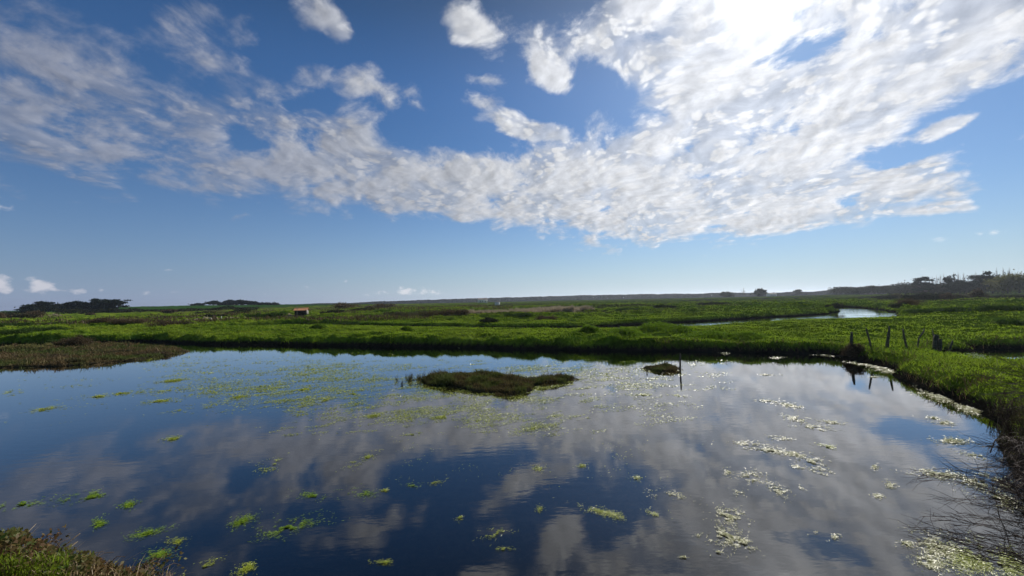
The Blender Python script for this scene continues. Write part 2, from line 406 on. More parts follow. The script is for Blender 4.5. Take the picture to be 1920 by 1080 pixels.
# ------------------------------------------------------------------ the lie of the land
def pl(lst, z=0.0): return [tuple(at(x, y, z)[:2]) for x, y in lst]
POND = pl([(-150, 662), (0, 650), (130, 645), (290, 642), (400, 647), (500, 647), (600, 649), (800, 652), (1000, 656), (1200, 659), (1400, 662), (1540, 665),
           (1590, 671), (1640, 687), (1665, 694), (1690, 706), (1740, 727), (1790, 757), (1830, 790), (1880, 830)]) + \
       [(9.6, 7.3), (8.9, 6.0), (8.0, 4.8), (7.2, 3.6), (5.5, 3.15), (3.2, 3.1), (1, 3.05), (-1.5, 3.1), (-3.2, 3.3), (-4.6, 3.8), (-6.2, 4.3), (-9, 5.0), (-14, 6.5), (-24, 9), (-38, 14), (-48, 22)]
cn = [(430, 612.5), (600, 606), (700, 608), (830, 610), (960, 612.5), (1100, 612.5), (1230, 610.5), (1300, 607.5), (1400, 600.5), (1500, 596), (1600, 593), (1690, 591)]
cfar = [(1675, 586), (1655, 581.5), (1610, 577), (1578, 574.8), (1574, 580), (1570, 585.5), (1545, 590), (1480, 593.3), (1400, 597.8), (1300, 603.6), (1230, 607.2), (1190, 609)]
near_c = [at(x, y, .64)[:2] for x, y in cn]
far_c = [at(x, y, 0)[:2] for x, y in cfar]
for x, y, w in ((1100, 612.5, 4.6), (960, 612.5, 3.4), (830, 610, 3.0), (700, 608, 3.0), (600, 606, 2.8), (430, 612.5, 1.6)):
    q = at(x, y, .52)[:2]; far_c.append(q * (1 + w / np.linalg.norm(q)))
CREEK = [tuple(p_) for p_ in near_c] + [tuple(p_) for p_ in far_c]
SNIP = pl([(1528, 570.6), (1560, 573.2), (1562, 571.8), (1530, 568.6)])
SIDE = [(24.8, 20.6), (30, 20.6), (38, 22.5), (44, 16), (36, 12.5), (26, 13.6), (19.6, 15.9), (19.2, 17.0), (21, 18.6)]
ISLES = [pl([(-120, 668), (0, 656), (120, 649), (180, 646), (240, 647), (290, 652), (335, 655), (352, 660), (300, 669), (250, 676), (180, 683), (100, 688), (0, 690), (-120, 700)]),
         pl([(785, 712), (830, 705), (880, 703), (930, 705), (980, 712), (1020, 713), (1060, 709), (1080, 711), (1060, 720), (1030, 722), (1005, 725), (998, 735), (960, 744), (930, 738), (890, 737), (850, 726), (800, 725)]),
         pl([(1203, 690), (1222, 689.5), (1240, 688.5), (1262, 689), (1273, 693), (1268, 699), (1240, 699), (1220, 696)])]
TRENCH = [(pl([(1140, 585), (1195, 582), (1270, 584)], .5), 1.6, .5), (pl([(1310, 578), (1350, 576.5), (1378, 577)], .5), 1.8, .55), (pl([(880, 582), (960, 580)], .5), 1.5, .3),
          (pl([(1700, 572), (1760, 570), (1850, 572)], .5), 2.2, .4), (pl([(430, 610), (345, 612), (330, 616)], .5), 1.0, .4), (pl([(620, 593), (800, 596), (1020, 600), (1140, 607)], .5), 1.0, .35),
          (pl([(1640, 605), (1760, 605), (1920, 604)], .5), 1.0, .45), (pl([(1290, 593), (1400, 590), (1480, 590)], .5), 1.0, .3), (pl([(1380, 574), (1440, 573)], .5), 2, .4)]
def pw(x, y, s=0):
    """billowing hummocks"""
    return 1 - np.abs(2 * vn(x, y, s) - 1)
def warp_xy(x, y, a=.35, s=.7):
    return x + a * (fbm(x * s, y * s, 3, 40) - .5) * 2, y + a * (fbm(x * s + 31, y * s, 3, 50) - .5) * 2
def terrain(x, y, detail=True):
    r = np.hypot(x, y)
    wx, wy = warp_xy(x, y, .55, .55)
    near = r < 130
    dp = np.full(x.shape, 50.0); dc = np.full(x.shape, 50.0); di = np.full(x.shape, 50.0)
    wn, wm = wx[near], wy[near]
    dp[near] = poly_sd(wn, wm, POND)
    wx2, wy2 = warp_xy(x[near], y[near], .5, .35)
    dc[near] = np.minimum(np.minimum(poly_sd(wx2, wy2, CREEK), poly_sd(wx2, wy2, SNIP)), poly_sd(wn, wm, SIDE))
    d3 = np.full(wn.shape, 50.0)
    for I in ISLES: d3 = np.minimum(d3, poly_sd(x[near] + .12 * (fbm(x[near] * 2, y[near] * 2, 2, 9) - .5), y[near], I))
    di[near] = d3
    g = .50 + .10 * (fbm(x * .12, y * .12, 3, 1) - .5)
    hx_, hy_2 = warp_xy(x, y, .5, .5)
    hum = .44 * pw(hx_ * .45, hy_2 * .7, 3) * (.3 + 1.1 * fbm(x * .16, y * .16, 2, 6)) + .22 * pw(hx_ * 1.1 + 5, hy_2 * 1.3, 4) + .07 * pw(x * 2.6, y * 2.6, 5)
    hum = (hum - .30) * (1 + .8 * sstep(r, 45, 90)) * (1 - .6 * (1 - sstep(r, 24, 34)) * sstep(x, 5, 12))
    mid = sstep(y, 45, 70)
    g = g + mid * (.8 * (fbm(x * .09, y * .22, 3, 12) - .5) + .45 * sstep(fbm(x * .05 + 3, y * .14, 2, 15), .5, .6) - .15)
    lf = sstep(-x, 22, 34) * sstep(y, 26, 34) * (1 - sstep(y, 150, 250))
    g = g + lf * (.35 * fbm(x * .2, y * .25, 3, 22))
    far = sstep(r, 90, 500)
    # the low hill with the winter crop field
    hx, hy = atd(330, 400)
    u_ = (x - hx) / 190; v_ = (y - hy) / 130
    g = g + 4.2 * np.exp(-(u_ ** 2 + v_ ** 2))
    hx, hy = atd(1880, 330); g = g + 2.0 * np.exp(-(((x - hx) / 150) ** 2 + ((y - hy) / 110) ** 2))
    g = g * (1 - .0 * far)
    dcf = np.full(x.shape, 50.0); dcf[near] = dc[near]
    land = g + hum * (1 - .5 * sstep(r, 90, 200)) * (1 - .75 * np.exp(-(dcf / 5.0) ** 2) * (r < 60))
    for pts, w, dep in TRENCH:
        d = np.full(x.shape, 99.0); d[near] = line_d(x[near], y[near], pts)
        land = land - dep * np.exp(-(d / w) ** 2)
    # dyke the photographer stands on
    dk = 1 - sstep(y - .25 * np.maximum(0, -x - 3) * .5, 1.2, 3.2)
    dk = dk * (1 - sstep(x, 5, 16) * .6)
    land = land + 1.1 * dk * (1 - sstep(r, 25, 60))
    d = np.minimum(dp, dc)
    steep = .38 + .25 * fbm(x * .3, y * .3, 2, 30)
    bed = -.55 * sstep(-d, 0, 2.2) - .04
    prof = sstep(d, -.05, steep * 1.6)
    z = bed * (1 - prof) + land * prof
    # mud islands and the marshy spit
    isl = .07 + .05 * fbm(x * 1.2, y * 1.2, 2, 33) + .05 * sstep(-di, .5, 3) * pw(x * .8, y * .8, 8)
    z = np.where(di < .5, np.maximum(z, isl * sstep(-di, -.25, .15) + (-.5) * (1 - sstep(-di, -.25, .15))), z)
    return z, d, di, hum

def ground_z(x, y):
    x = np.atleast_1d(np.asarray(x, float)); y = np.atleast_1d(np.asarray(y, float))
    return terrain(x, y)[0]

if not SKY_ONLY:
    az1 = np.radians(np.concatenate([np.arange(-180, -60, 3.0), np.linspace(-60, 60, 1050), np.arange(63, 181, 3.0)]))
    rr = [.05, .5, 1.0, 1.5, 2, 2.4]
    while rr[-1] < 5200:
        r_ = rr[-1]
        st = .16 if r_ < 42 else (.16 + (r_ - 42) * .006 if r_ < 140 else r_ * .03)
        rr.append(r_ + st)
    rr = np.array(rr); A_, R_ = np.meshgrid(az1, rr)
    X = R_ * np.sin(A_); Y = R_ * np.cos(A_)
    Z, D, DI, HU = terrain(X, Y)
    nr, na = X.shape
    idx = np.arange(nr * na).reshape(nr, na)
    q = np.stack([idx[:-1, :-1], idx[:-1, 1:], idx[1:, 1:], idx[1:, :-1]], -1).reshape(-1, 4)[:, ::-1]
    # tone of the ground itself
    n1 = fbm(X * .25, Y * .25, 4, 60)[..., None]; n2 = fbm(X * .04, Y * .08, 4, 70)[..., None]
    gA = np.array((.10, .165, .014)); gB = np.array((.17, .225, .022)); soil = np.array((.030, .024, .016)); mud = np.array((.022, .022, .016)); brown = np.array((.085, .07, .035))
    C = gA + (gB - gA) * sstep(n1, .35, .65)
    mid = (sstep(Y, 55, 75) * (1 - sstep(Y, 300, 500)))[..., None]
    C = C + (brown - C) * sstep(n2, .50, .64) * mid * .8
    bank = (1 - sstep(Z + .1 * (n1[..., 0] - .5), .22, .36))[..., None]
    C = C + (soil - C) * bank
    isl = (DI < .5)[..., None]; C = np.where(isl, np.array((.05, .042, .024)), C)
    C = np.where((Z < .02)[..., None], mud, C)
    C = np.where(((Y < 3.4) & (np.hypot(X, Y) < 30))[..., None], np.array((.07, .06, .03)), C)
    # crop field on the hill, brighter and even
    fx, fy = atd(330, 400); fm = np.exp(-(((X - fx) / 210) ** 2 + ((Y - fy) / 150) ** 2)); fm = (sstep(fm, .3, .45))[..., None]
    C = C + (np.array((.035, .095, .016)) - C) * fm
    ff = sstep(np.hypot(X, Y), 420, 800)[..., None]; C = C + (np.array((.04, .055, .022)) - C) * ff
    g_o = mesh_obj('ground', np.stack([X, Y, Z], -1).reshape(-1, 3), q, M_ground, smooth=True, col=np.broadcast_to(C, (*X.shape, 3)).reshape(-1, 3))
    tag(g_o, kind='structure')

    def water_sheet(name, poly, mat, off=.9):
        P_ = np.array(poly); n = len(P_)
        area = .5 * sum(P_[i][0] * P_[(i + 1) % n][1] - P_[(i + 1) % n][0] * P_[i][1] for i in range(n)); sg = 1 if area > 0 else -1
        out = []
        for i in range(n):
            t = P_[(i + 1) % n] - P_[i - 1]; t /= np.linalg.norm(t) + 1e-9
            out.append((*(P_[i] + off * sg * np.array((t[1], -t[0]))), 0.0))
        if sg < 0: out = out[::-1]
        me = bpy.data.meshes.new(name); me.from_pydata(out, [], [list(range(n))]); me.update(); me.materials.append(mat)
        o = bpy.data.objects.new(name, me); COL.objects.link(o); tag(o, kind='structure'); return o
    water_sheet('pond_water', POND, M_water)
    water_sheet('creek_water', CREEK, M_creek, .7)
    water_sheet('creek_bend_water', SNIP, M_creek, .5)
    water_sheet('side_pond_water', SIDE, M_water, .7)
    # dry path to the hut
    pth = [at(x, y, .55)[:2] for x, y in ((350, 606), (400, 603.5), (470, 600.5), (540, 598.5), (600, 595.5))]
    Vp = []; nn = 60
    cp = np.array(pth); tt = np.linspace(0, len(cp) - 1.001, nn)
    for t in tt:
        i = int(t); f = t - i; c_ = cp[i] * (1 - f) + cp[i + 1] * f; dd = cp[i + 1] - cp[i]; dd /= np.linalg.norm(dd); nrm = np.array((-dd[1], dd[0]))
        for k in (-1, -.33, .33, 1): Vp.append(c_ + nrm * k * (1.5 + .5 * vn(np.array(t * 2), np.array(k * 9.0), 3)))
    Vp = np.array(Vp); Vp = np.concatenate([Vp, (ground_z(Vp[:, 0], Vp[:, 1]) + .05)[:, None]], 1)
    qp = np.array([(i * 4 + k, i * 4 + k + 1, i * 4 + k + 5, i * 4 + k + 4) for i in range(nn - 1) for k in range(3)])
    tag(mesh_obj('path', Vp, qp, rough_mat('dry_path', (.14, .12, .06), (.24, .20, .11), 3), smooth=True), kind='structure')
#@@NEXT
# ------------------------------------------------------------------ grass
if not SKY_ONLY:
    def scatter(n, r0, r1, a0=-57, a1=57):
        a = np.radians(rng.uniform(a0, a1, n)); r = np.exp(rng.uniform(math.log(r0), math.log(r1), n))
        return r * np.sin(a), r * np.cos(a), r
    def on_land(x, y, zmin=.22):
        z, d, di, hu = terrain(x, y); return z, (z > zmin) & (di > .6)
    # short meadow grass, thicker on the hummocks
    x, y, r = scatter(480000, 8, 150)
    z, ok = on_land(x, y); nz_ = fbm(x * .6, y * .6, 3, 80)
    fieldm = np.exp(-(((x - fx) / 210) ** 2 + ((y - fy) / 150) ** 2)) < .3
    ok &= (rng.random(len(x)) < .35 + 1.2 * nz_) & fieldm & (y > 6)
    x, y, z, r, nz_ = x[ok], y[ok], z[ok], r[ok], nz_[ok]
    h = (.04 + .13 * nz_) * rng.uniform(.6, 1.3, len(x)) * (1 + r / 200); w = np.maximum(.006, r * .00085)
    V, f = blades(np.stack([x, y, z - .01], 1), h, w, 1.5, .5)
    tag(mesh_obj('grass', V, f, M_grass), kind='stuff')
    # ranker growth along the banks and in the wetter ground behind
    x, y, r = scatter(420000, 7, 170)
    z, d_, di_, hu_ = terrain(x, y); ok = (z > .12) & (di_ > .6) & (y > 5.5)
    nb = fbm(x * .35, y * .35, 3, 90)
    far_rank = sstep(y, 42, 60) * sstep(nb, .46, .62) * .32
    bankp = np.exp(-((d_ - .55) / .6) ** 2) * .95 * np.where((y > 33) & (y < 46) & (x > 5), .25, 1)
    leftp = sstep(-x, 20, 26) * sstep(y, 20, 26) * sstep(nb, .4, .6) * .8
    ok &= rng.random(len(x)) < np.maximum(np.maximum(far_rank, bankp), leftp)
    x, y, z, r, nb = x[ok], y[ok], z[ok], r[ok], nb[ok]
    h = (.06 + .42 * nb ** 1.6) * rng.uniform(.5, 1.2, len(x)) * (.42 + .58 * sstep(r, 13, 26)); w = np.maximum(.008, r * .0011)
    V, f = blades(np.stack([x, y, z - .03], 1), h, w, .9, .5)
    tag(mesh_obj('bank_grass', V, f, M_grass_dark), kind='stuff')

    # ---- plants of the mud islands
    def marsh(name, poly, n, h0, h1, mat, label, cat, extra=None, zb=0.0):
        P_ = np.array(poly)[:, :2]; lo_, hi_ = P_.min(0), P_.max(0)
        x = rng.uniform(lo_[0] - .3, hi_[0] + .3, n * 3); y = rng.uniform(lo_[1] - .3, hi_[1] + .3, n * 3)
        xx = x + .12 * (fbm(x * 2, y * 2, 2, 9) - .5)
        d = poly_sd(xx, y, poly) + .75 * (fbm(x * 1.7, y * 1.7, 3, 14) - .5)
        ok = (d < .10) & (rng.random(len(x)) < .25 + 1.3 * sstep(fbm(x * 2.4, y * 2.4, 3, 44), .36, .6)); x, y, d = x[ok][:n], y[ok][:n], d[ok][:n]
        z = np.maximum(ground_z(x, y), -.03)
        hh = (h0 + (h1 - h0) * sstep(fbm(x * 1.6, y * 1.6, 4, 21), .3, .7)) * (.5 + .5 * sstep(-d, 0, .5)) * np.where(rng.random(len(x)) < .10, 1.7, 1)
        root = empty(name, (*P_.mean(0), 0)); tag(root, label, cat)
        off = np.array((*P_.mean(0), 0))
        base_ = np.stack([x, y, z], 1) - off
        V, f = blades(base_, hh * rng.uniform(.6, 1.25, len(x)), np.maximum(.010, .0012 * np.hypot(x, y)), .55, .2)
        mesh_obj('stems', V, f, mat, root)
        k = rng.integers(0, len(x), int(len(x) * 1.6)); c_ = base_[k] + np.stack([rng.normal(0, .04, len(k)), rng.normal(0, .04, len(k)), hh[k] * rng.uniform(.15, .95, len(k))], 1)
        V, f = leaves(c_, rng.uniform(.5, 1.2, len(k)) * np.maximum(.014, .0011 * np.hypot(x[k], y[k])), asp=.4)
        mesh_obj('foliage', V, f, mat, root)
        return root
    marsh('marsh_spit', ISLES[0], 34000, .05, .26, M_spit, 'brown marsh plants covering the long mud spit at the left of the pond', 'marsh plants')
    marsh('marsh_islet', ISLES[1], 24000, .06, .22, M_purslane, 'large dark olive islet of marsh plants in the middle of the pond', 'islet')
    marsh('marsh_islet', ISLES[2], 3600, .06, .17, M_purslane, 'tiny dark islet of marsh plants beside the lone upright stake', 'islet')
    # loose sprigs standing in the water at the left tip of the islet
    root = empty('reed_sprigs', at(770, 712)); tag(root, 'loose sprigs standing in shallow water off the left tip of the large islet', 'reeds')
    pts = np.array([at(px, py) for px, py in zip(rng.normal(785, 16, 320), rng.uniform(704, 722, 320))]) - at(770, 712)
    cl_ = rng.integers(0, 22, 320); cc = pts[:22][cl_] + rng.normal(0, .035, (320, 3)) * (1, 1, 0)
    V, f = blades(cc - (0, 0, .05), rng.uniform(.12, .34, 320), .014, .3, .1); mesh_obj('stems', V, f, M_olive, root)
    V, f = leaves(cc + np.stack([0 * cl_, 0 * cl_, rng.uniform(.05, .25, 320)], 1), .018); mesh_obj('foliage', V, f, M_olive, root)

    # ---- algae
    def ribbons(c, ln, wd, z0=.004, tilt=.12, dirn=None):
        """short bent flat filaments lying on the water"""
        n = len(c); a = rng.uniform(0, 2 * pi, n) if dirn is None else rng.normal(dirn, .5, n)
        ln = np.broadcast_to(ln, (n,)); wd = np.broadcast_to(wd, (n,))
        b = a + rng.normal(0, .7, n); u1 = np.stack([np.cos(a), np.sin(a), rng.normal(0, tilt, n)], 1) * ln[:, None] * .5
        u2 = np.stack([np.cos(b), np.sin(b), rng.normal(0, tilt, n)], 1) * ln[:, None] * .5
        s = np.stack([-np.sin(a), np.cos(a), rng.normal(0, tilt * 2.5, n)], 1) * wd[:, None] * .5
        c = np.concatenate([c[:, :2], np.full((n, 1), z0)], 1); c[:, 2] += rng.uniform(0, .008, n) + np.abs(u1[:, 2]) + np.abs(u2[:, 2]) + np.abs(s[:, 2])
        V = np.stack([c - u1 - s * .5, c - u1 + s * .5, c + s, c - s, c + u2 - s * .4, c + u2 + s * .4], 1).reshape(-1, 3)
        q_ = np.arange(n)[:, None] * 6
        return V, [np.concatenate([q_ + np.array([0, 3, 2, 1]), q_ + np.array([3, 4, 5, 2])])]
    WIND = R(22)
    def water_only(x, y):
        z, d, di, hu = terrain(x, y); return z < -.02
    # speckled film across the middle of the pond
    def film(name, label, n, regions, sc, mat, thr, size=.0022, stretch=4.0, z0=.004):
        cs = []
        for (px0, px1, py0, py1, frac, th) in regions:
            m = int(n * frac); px = rng.uniform(px0, px1, m); py = rng.uniform(py0, py1, m)
            ex = np.minimum((px - px0), (px1 - px)) / (px1 - px0) * 2; ey = np.minimum(py - py0, py1 - py) / (py1 - py0) * 2
            W_ = np.array([at(a_, b_) for a_, b_ in zip(px, py)])
            ca, sa = cos(WIND), sin(WIND); u_ = W_[:, 0] * ca + W_[:, 1] * sa; v_ = -W_[:, 0] * sa + W_[:, 1] * ca
            nn_ = .42 * fbm(u_ * sc / stretch, v_ * sc, 4, 120) + .22 * fbm(u_ * sc * .2, v_ * sc * .3, 2, 130) + .36 * fbm(u_ * sc * 2.2 / stretch, v_ * sc * 2.6, 3, 140)
            ok = rng.random(m) < np.clip((nn_ - th - .14 * (1 - np.minimum(1, 2.2 * np.minimum(ex, ey)))) * 3.2, 0, .75)
            cs.append(W_[ok])
        W_ = np.concatenate(cs); W_ = W_[water_only(W_[:, 0], W_[:, 1])]
        r = np.hypot(W_[:, 0], W_[:, 1])
        V, f = ribbons(W_, r * size * rng.uniform(.7, 2.6, len(r)), r * size * .45, dirn=WIND, z0=z0)
        return tag(mesh_obj(name, V, f, mat), kind='stuff')
    film('floating_algae', '', 330000, [(480, 1140, 676, 818, .46, .395), (760, 1380, 674, 735, .14, .43), (250, 740, 660, 780, .17, .44), (950, 1320, 700, 800, .10, .45), (0, 640, 688, 800, .05, .52), (560, 1340, 790, 930, .03, .53)], 2.6, M_algae, .55, .0021, 2.2)
    def mat_patch(px, py, rx, ry, ang, n, label, mat=None, sz=1.0, z0=.004, thr=.46, direct=None, name='algae_mat', group=None, sc=3.0):
        """one drifting raft of algae: photograph ellipse laid on the water"""
        c0 = at(px, py); t = rng.uniform(0, 2 * pi, n); q_ = np.abs(rng.normal(0, .55, n)) * (.6 + .9 * vn(t * 2.2, t * 0 + px * .1, 5))
        a = R(ang); ex = q_ * np.cos(t) * rx; ey = q_ * np.sin(t) * ry
        W_ = np.array([at(px + e * cos(a) - g_ * sin(a), py + e * sin(a) + g_ * cos(a)) for e, g_ in zip(ex, ey)])
        D0 = c0[1] / 8; nn_ = .55 * fbm(W_[:, 0] * sc / D0, W_[:, 1] * sc / D0, 3, 150) + .45 * fbm(W_[:, 0] * 9 / D0, W_[:, 1] * 14 / D0, 2, 151)
        ok = (nn_ > thr) & water_only(W_[:, 0], W_[:, 1]); W_ = W_[ok]
        if not len(W_): return
        r = np.hypot(W_[:, 0], W_[:, 1])
        V, f = ribbons(W_ - c0, np.maximum(.03, r * .0040) * sz * rng.uniform(.5, 1.8, len(r)), np.maximum(.0035, r * .0008) * sz, dirn=direct, z0=z0 - c0[2])
        o = mesh_obj(name, V, f, mat or M_algae); o.location = tuple(c0); return tag(o, label, 'algae', group or 'rafts of floating algae')
    G = M_algae; Wt = M_algae_wet; Dp = M_algae_deep
    PATCH = [
     # near, left
     (38,946,42,7,-10,700,'bright green algae streak touching the left edge of the photo',Dp),(165,932,48,7,-8,520,'long thin green algae streak right of the one at the left edge',Dp),
     (240,947,20,8,-15,240,'small green algae tuft floating in dark water at lower left',Dp),(186,983,16,9,-20,240,'small bright green tuft above the brambles at lower left',Dp),
     (277,1000,40,7,-14,260,'faint olive algae streak in front of the lower left brambles',Dp),(340,1018,28,9,10,240,'pale curled algae wisp above the bottom brambles',G),
     (455,977,32,9,-24,420,'slanting green algae streak left of the broad sunken raft',Dp),(540,988,56,13,-12,1300,'broad sunken green raft, largest of the lower left ones',Dp),
     (510,871,24,11,-22,520,'yellow green raft in the cloud reflection left of centre',G),(690,857,12,5,-10,120,'tiny bright yellow raft in the cloud reflection',G),
     (668,868,22,6,-20,200,'small olive raft just left of the tiny bright yellow one',G),(586,930,34,7,8,300,'dark green raft below the cloud reflection left of centre',Dp),
     (680,925,30,8,6,300,'blurred sunken green raft right of the dark green one',Dp),(722,920,10,4,0,80,'little pale sprig right of the blurred sunken raft',G),
     (375,1068,34,10,-24,420,'bright yellow green raft at the bottom edge near the brambles',G),(462,1066,22,9,-30,260,'smaller yellow green raft at the bottom edge right of the brambles',G),
     (300,1040,34,12,-14,300,'sunken green raft between the brambles and the bottom edge',Dp),
     (925,1000,34,9,-4,320,'pale green sprig raft in the dark water at lower centre',G),(722,1055,26,5,0,120,'thin pale sprig alone in the black water near the bottom edge',G),
     (815,905,22,4,-10,90,'thin pale streak in dark water just below the reflected clouds',G),(862,972,11,6,-20,90,'small curled sprig in the dark water right of centre left',G),
     (945,1030,18,4,0,70,'tiny pale sprig below the lower centre raft',G),(775,911,16,5,0,110,'small faint sprig left of the thin pale streak',Dp),
     # centre right
     (1014,880,22,8,5,180,'speckled ring of algae at the edge of the reflected blue',G),(1092,874,11,5,0,110,'small green ring of algae in the reflected blue',G),
     (1125,960,50,8,14,380,'long olive wisp trailing right in the dark reflection',G),(1152,966,22,8,20,200,'thicker tail end of the long olive wisp',G),
     (1258,930,40,9,8,330,'speckled yellow streak in the grey cloud reflection',Wt),(1230,965,26,8,12,130,'hook shaped thin line of algae in the grey reflection',G),
     (1195,897,14,6,10,90,'small pale curl left of the speckled yellow streak',G),(1012,955,10,7,-40,60,'tiny upright sprig in the dark reflection',G),
     (1366,968,36,15,6,900,'bright leaf shaped raft, upper of two near the bottom centre right',Wt),(1362,1006,34,17,12,1000,'bright ragged raft below the leaf shaped one',Wt),
     (1395,1020,24,10,25,420,'right hand lobe of the bright ragged raft',Wt),(1320,1008,22,5,12,160,'thin tail left of the bright ragged raft',Wt),
     (1345,1036,16,5,12,70,'broken crumbs below the bright ragged raft',Wt),(1283,1046,14,2.5,0,40,'thin white twig of algae in the blue reflection at the bottom',Wt),
     (1408,835,34,7,8,520,'white glinting raft, leftmost of the long chain at right',Wt),(1408,895,26,11,10,520,'yellow glinting raft below the long chain at right',Wt),
     (1365,885,12,8,-20,120,'small raft left of the yellow glinting one',Wt),(1385,925,12,5,15,80,'tiny white tuft below the yellow glinting raft',Wt),
     (1445,845,30,6,8,380,'middle part of the long chain of glinting algae',Wt),(1490,852,38,6,6,520,'pale strip joining the chain of glinting rafts',Wt),
     (1525,868,24,10,14,480,'bright yellow white raft at the right end of the chain',Wt),(1500,876,20,5,8,160,'lower strip under the right end of the chain',Wt),
     (1538,885,22,8,16,300,'ragged raft hanging below the right end of the chain',Wt),(1480,760,36,5,8,300,'thin white strip, uppermost of the glinting rafts at right',Wt),
     (1500,786,38,7,10,520,'yellow green strip below the uppermost white one',Wt),(1530,803,36,7,10,420,'broad white strip right of the yellow green one',Wt),
     (1465,822,22,4,6,140,'short white strip between the two chains',Wt),(1552,838,20,5,12,200,'small yellow raft right of the chain',G),(1560,792,30,4,6,200,'thin bright bar of algae alone in the right cloud reflection',Wt),
     (1438,752,40,4,4,160,'faint white strip left of the uppermost glinting raft',Wt),(1460,920,22,10,24,300,'raft with a dark hole in it, right of centre',Wt),(1503,915,8,5,40,50,'tiny comma of algae right of the holed raft',Wt),
     (1640,877,9,6,0,70,'tiny white tuft in the open water at right, uppermost',Wt),(1671,911,12,7,10,140,'round white tuft in the open water at right',Wt),(1647,931,12,5,10,90,'flat white tuft below the round one at right',Wt),
     (1565,1008,10,5,-20,50,'tiny white speck raft in the brown reflection at lower right',Wt),(1525,1000,8,3,0,30,'faint speck of algae in the brown reflection',Wt),
     # along the right bank
     (1785,827,38,7,4,500,'pale raft reaching out from the right bank bushes',Wt),(1760,742,38,10,12,1100,'large cream raft against the right bank',Wt),(1760,727,34,5,14,500,'narrow cream raft above the large one at the right bank',Wt),
     (1815,765,30,9,18,800,'cream raft along the right bank below the large one',Wt),(1798,748,30,6,20,400,'ragged cream raft touching the right bank edge',Wt),
     (1770,793,20,4,8,140,'thin streak of algae in the blue water by the right bank',Wt),(1750,784,16,3,8,80,'short faint streak in the blue water by the right bank',Wt),
     (1835,855,34,6,10,300,'raft half under the right bank bushes',Wt),(1760,890,50,8,6,800,'long glinting raft left of the overhanging twigs',Wt),(1845,903,50,13,8,1500,'big glinting raft behind the overhanging twigs',Wt),
     (1870,935,50,12,14,900,'shaded raft deep under the right hand bush',Wt),(1760,1028,46,20,16,1900,'bright yellow raft under the twigs at the lower right',Wt),(1830,1050,60,24,12,3200,'wide olive raft filling the lower right corner',G),
     (1745,1055,30,14,20,600,'white speckled edge of the raft in the lower right corner',Wt),(1890,1060,50,26,5,1500,'algae carpet at the extreme lower right under the bush',G),(1700,1020,18,5,16,120,'sparse glinting crumbs left of the bright yellow raft',Wt),
     (1565,667,34,1.8,4,260,'cream scum line at the far corner of the right bank',Wt),(1610,683,30,2.6,12,300,'cream scum raft just below the bushy post',Wt),(1630,676,30,1.8,14,240,'thin scum line between the bushy post and the water',Wt),
     (1650,690,34,3.2,14,480,'cream scum raft under the fence post reflections',Wt),(1675,700,34,3,12,460,'cream scum raft further along the right bank',Wt),(1705,709,28,2.2,12,260,'narrow cream scum line where the right bank curves',Wt),
     (1640,707,14,1.5,0,60,'short white streak crossing a post reflection',Wt),(1745,724,14,1.6,8,80,'short white scum line under the dark right bank',Wt),
     (1359,662,12,1.8,0,90,'white fleck of scum below the far bank, right of the stake',Wt),(1455,671,14,1.6,0,80,'small white scum fleck below the far bank near the corner',Wt),(1438,703,20,2,2,90,'thin white streak in the blue reflection right of the stake',Wt),
     (862,653,9,1.2,0,40,'small white fleck at the foot of the far bank',Wt),(1320,700,26,2,6,110,'faint yellow streak just right of the stake',G),(1208,741,17,3,-2,260,'bright yellow bar of algae below the tiny islet',G),
     (1275,742,26,3,6,120,'speckled yellow streak right of the bright yellow bar',G),
     # left open water
     (25,736,16,4,-8,180,'olive tuft in the open blue water at far left',G),(185,744,26,3,-8,190,'thin yellow streak in the open water at left, lower of two',G),(225,738,24,3,-6,220,'brighter yellow streak just right of the thin one',G),
     (325,714,30,3.4,-6,360,'bright yellow streak off the tip of the marsh spit',G),(80,768,34,3,-10,260,'long pale green streak at far left below the olive tuft',G),(300,752,34,3,-7,260,'olive streak in the middle of the left open water',G),
     (360,768,46,3.2,-7,420,'long yellow streak below the olive one at left',G),(450,744,26,3,-10,220,'short yellow streak left of the speckled film',G),(325,823,18,4,-8,200,'small green streak over the first reflected cloud at left',G),
     (610,750,18,4,-4,320,'bright yellow clump at the left of the speckled film',G),(665,739,16,3.4,-4,320,'brightest yellow clump inside the speckled film',G),(830,782,30,6,-6,620,'dense yellow clump below the large islet, left one',G),
     (700,780,24,4,-6,320,'green streak at the lower edge of the speckled film',G),(1000,803,24,4,-10,160,'thin streak below the speckled film right of centre',G),(885,790,18,4,-4,200,'small clump right of the dense yellow clump',G),
     (775,815,22,4,-8,200,'yellow streak on the purple cloud reflection',G),(570,730,20,3,-4,260,'pale clump near the left edge of the speckled film',G),
    ]
    for p_ in PATCH:
        px, py, rx, ry, ang, n, lab, mt = p_
        mat_patch(px, py, rx, ry, ang, int(n * 1.9), lab, mt, z0=.004, thr=.46 if rx < 20 else .49, sz=.9, direct=(WIND - R(ang) * .4 if rx > 2.5 * ry else None))

    # ---- posts
    def post_at(px_top, py_top, px_base, py_base, gz, w, label, grp, name='fence_post', mid=None, lean_y=0.0, water=False, n=8, flat=1.0):
        b = at(px_base, py_base, gz); d = b[1]
        t_ = ray(px_top, py_top); k = (d + lean_y) / t_.y; top = np.array((t_.x * k, t_.y * k, H + t_.z * k))
        zb = (-.35 if water else ground_z(b[0], b[1])[0] - .15)
        foot = b + (b - top) * ((b[2] - zb) / max(.2, (top[2] - b[2])))
        pts = [foot - b, np.zeros(3)]
        if mid: 
            m_ = ray(*mid); k = (d + lean_y * .5) / m_.y; pts.append(np.array((m_.x * k, m_.y * k, H + m_.z * k)) - b)
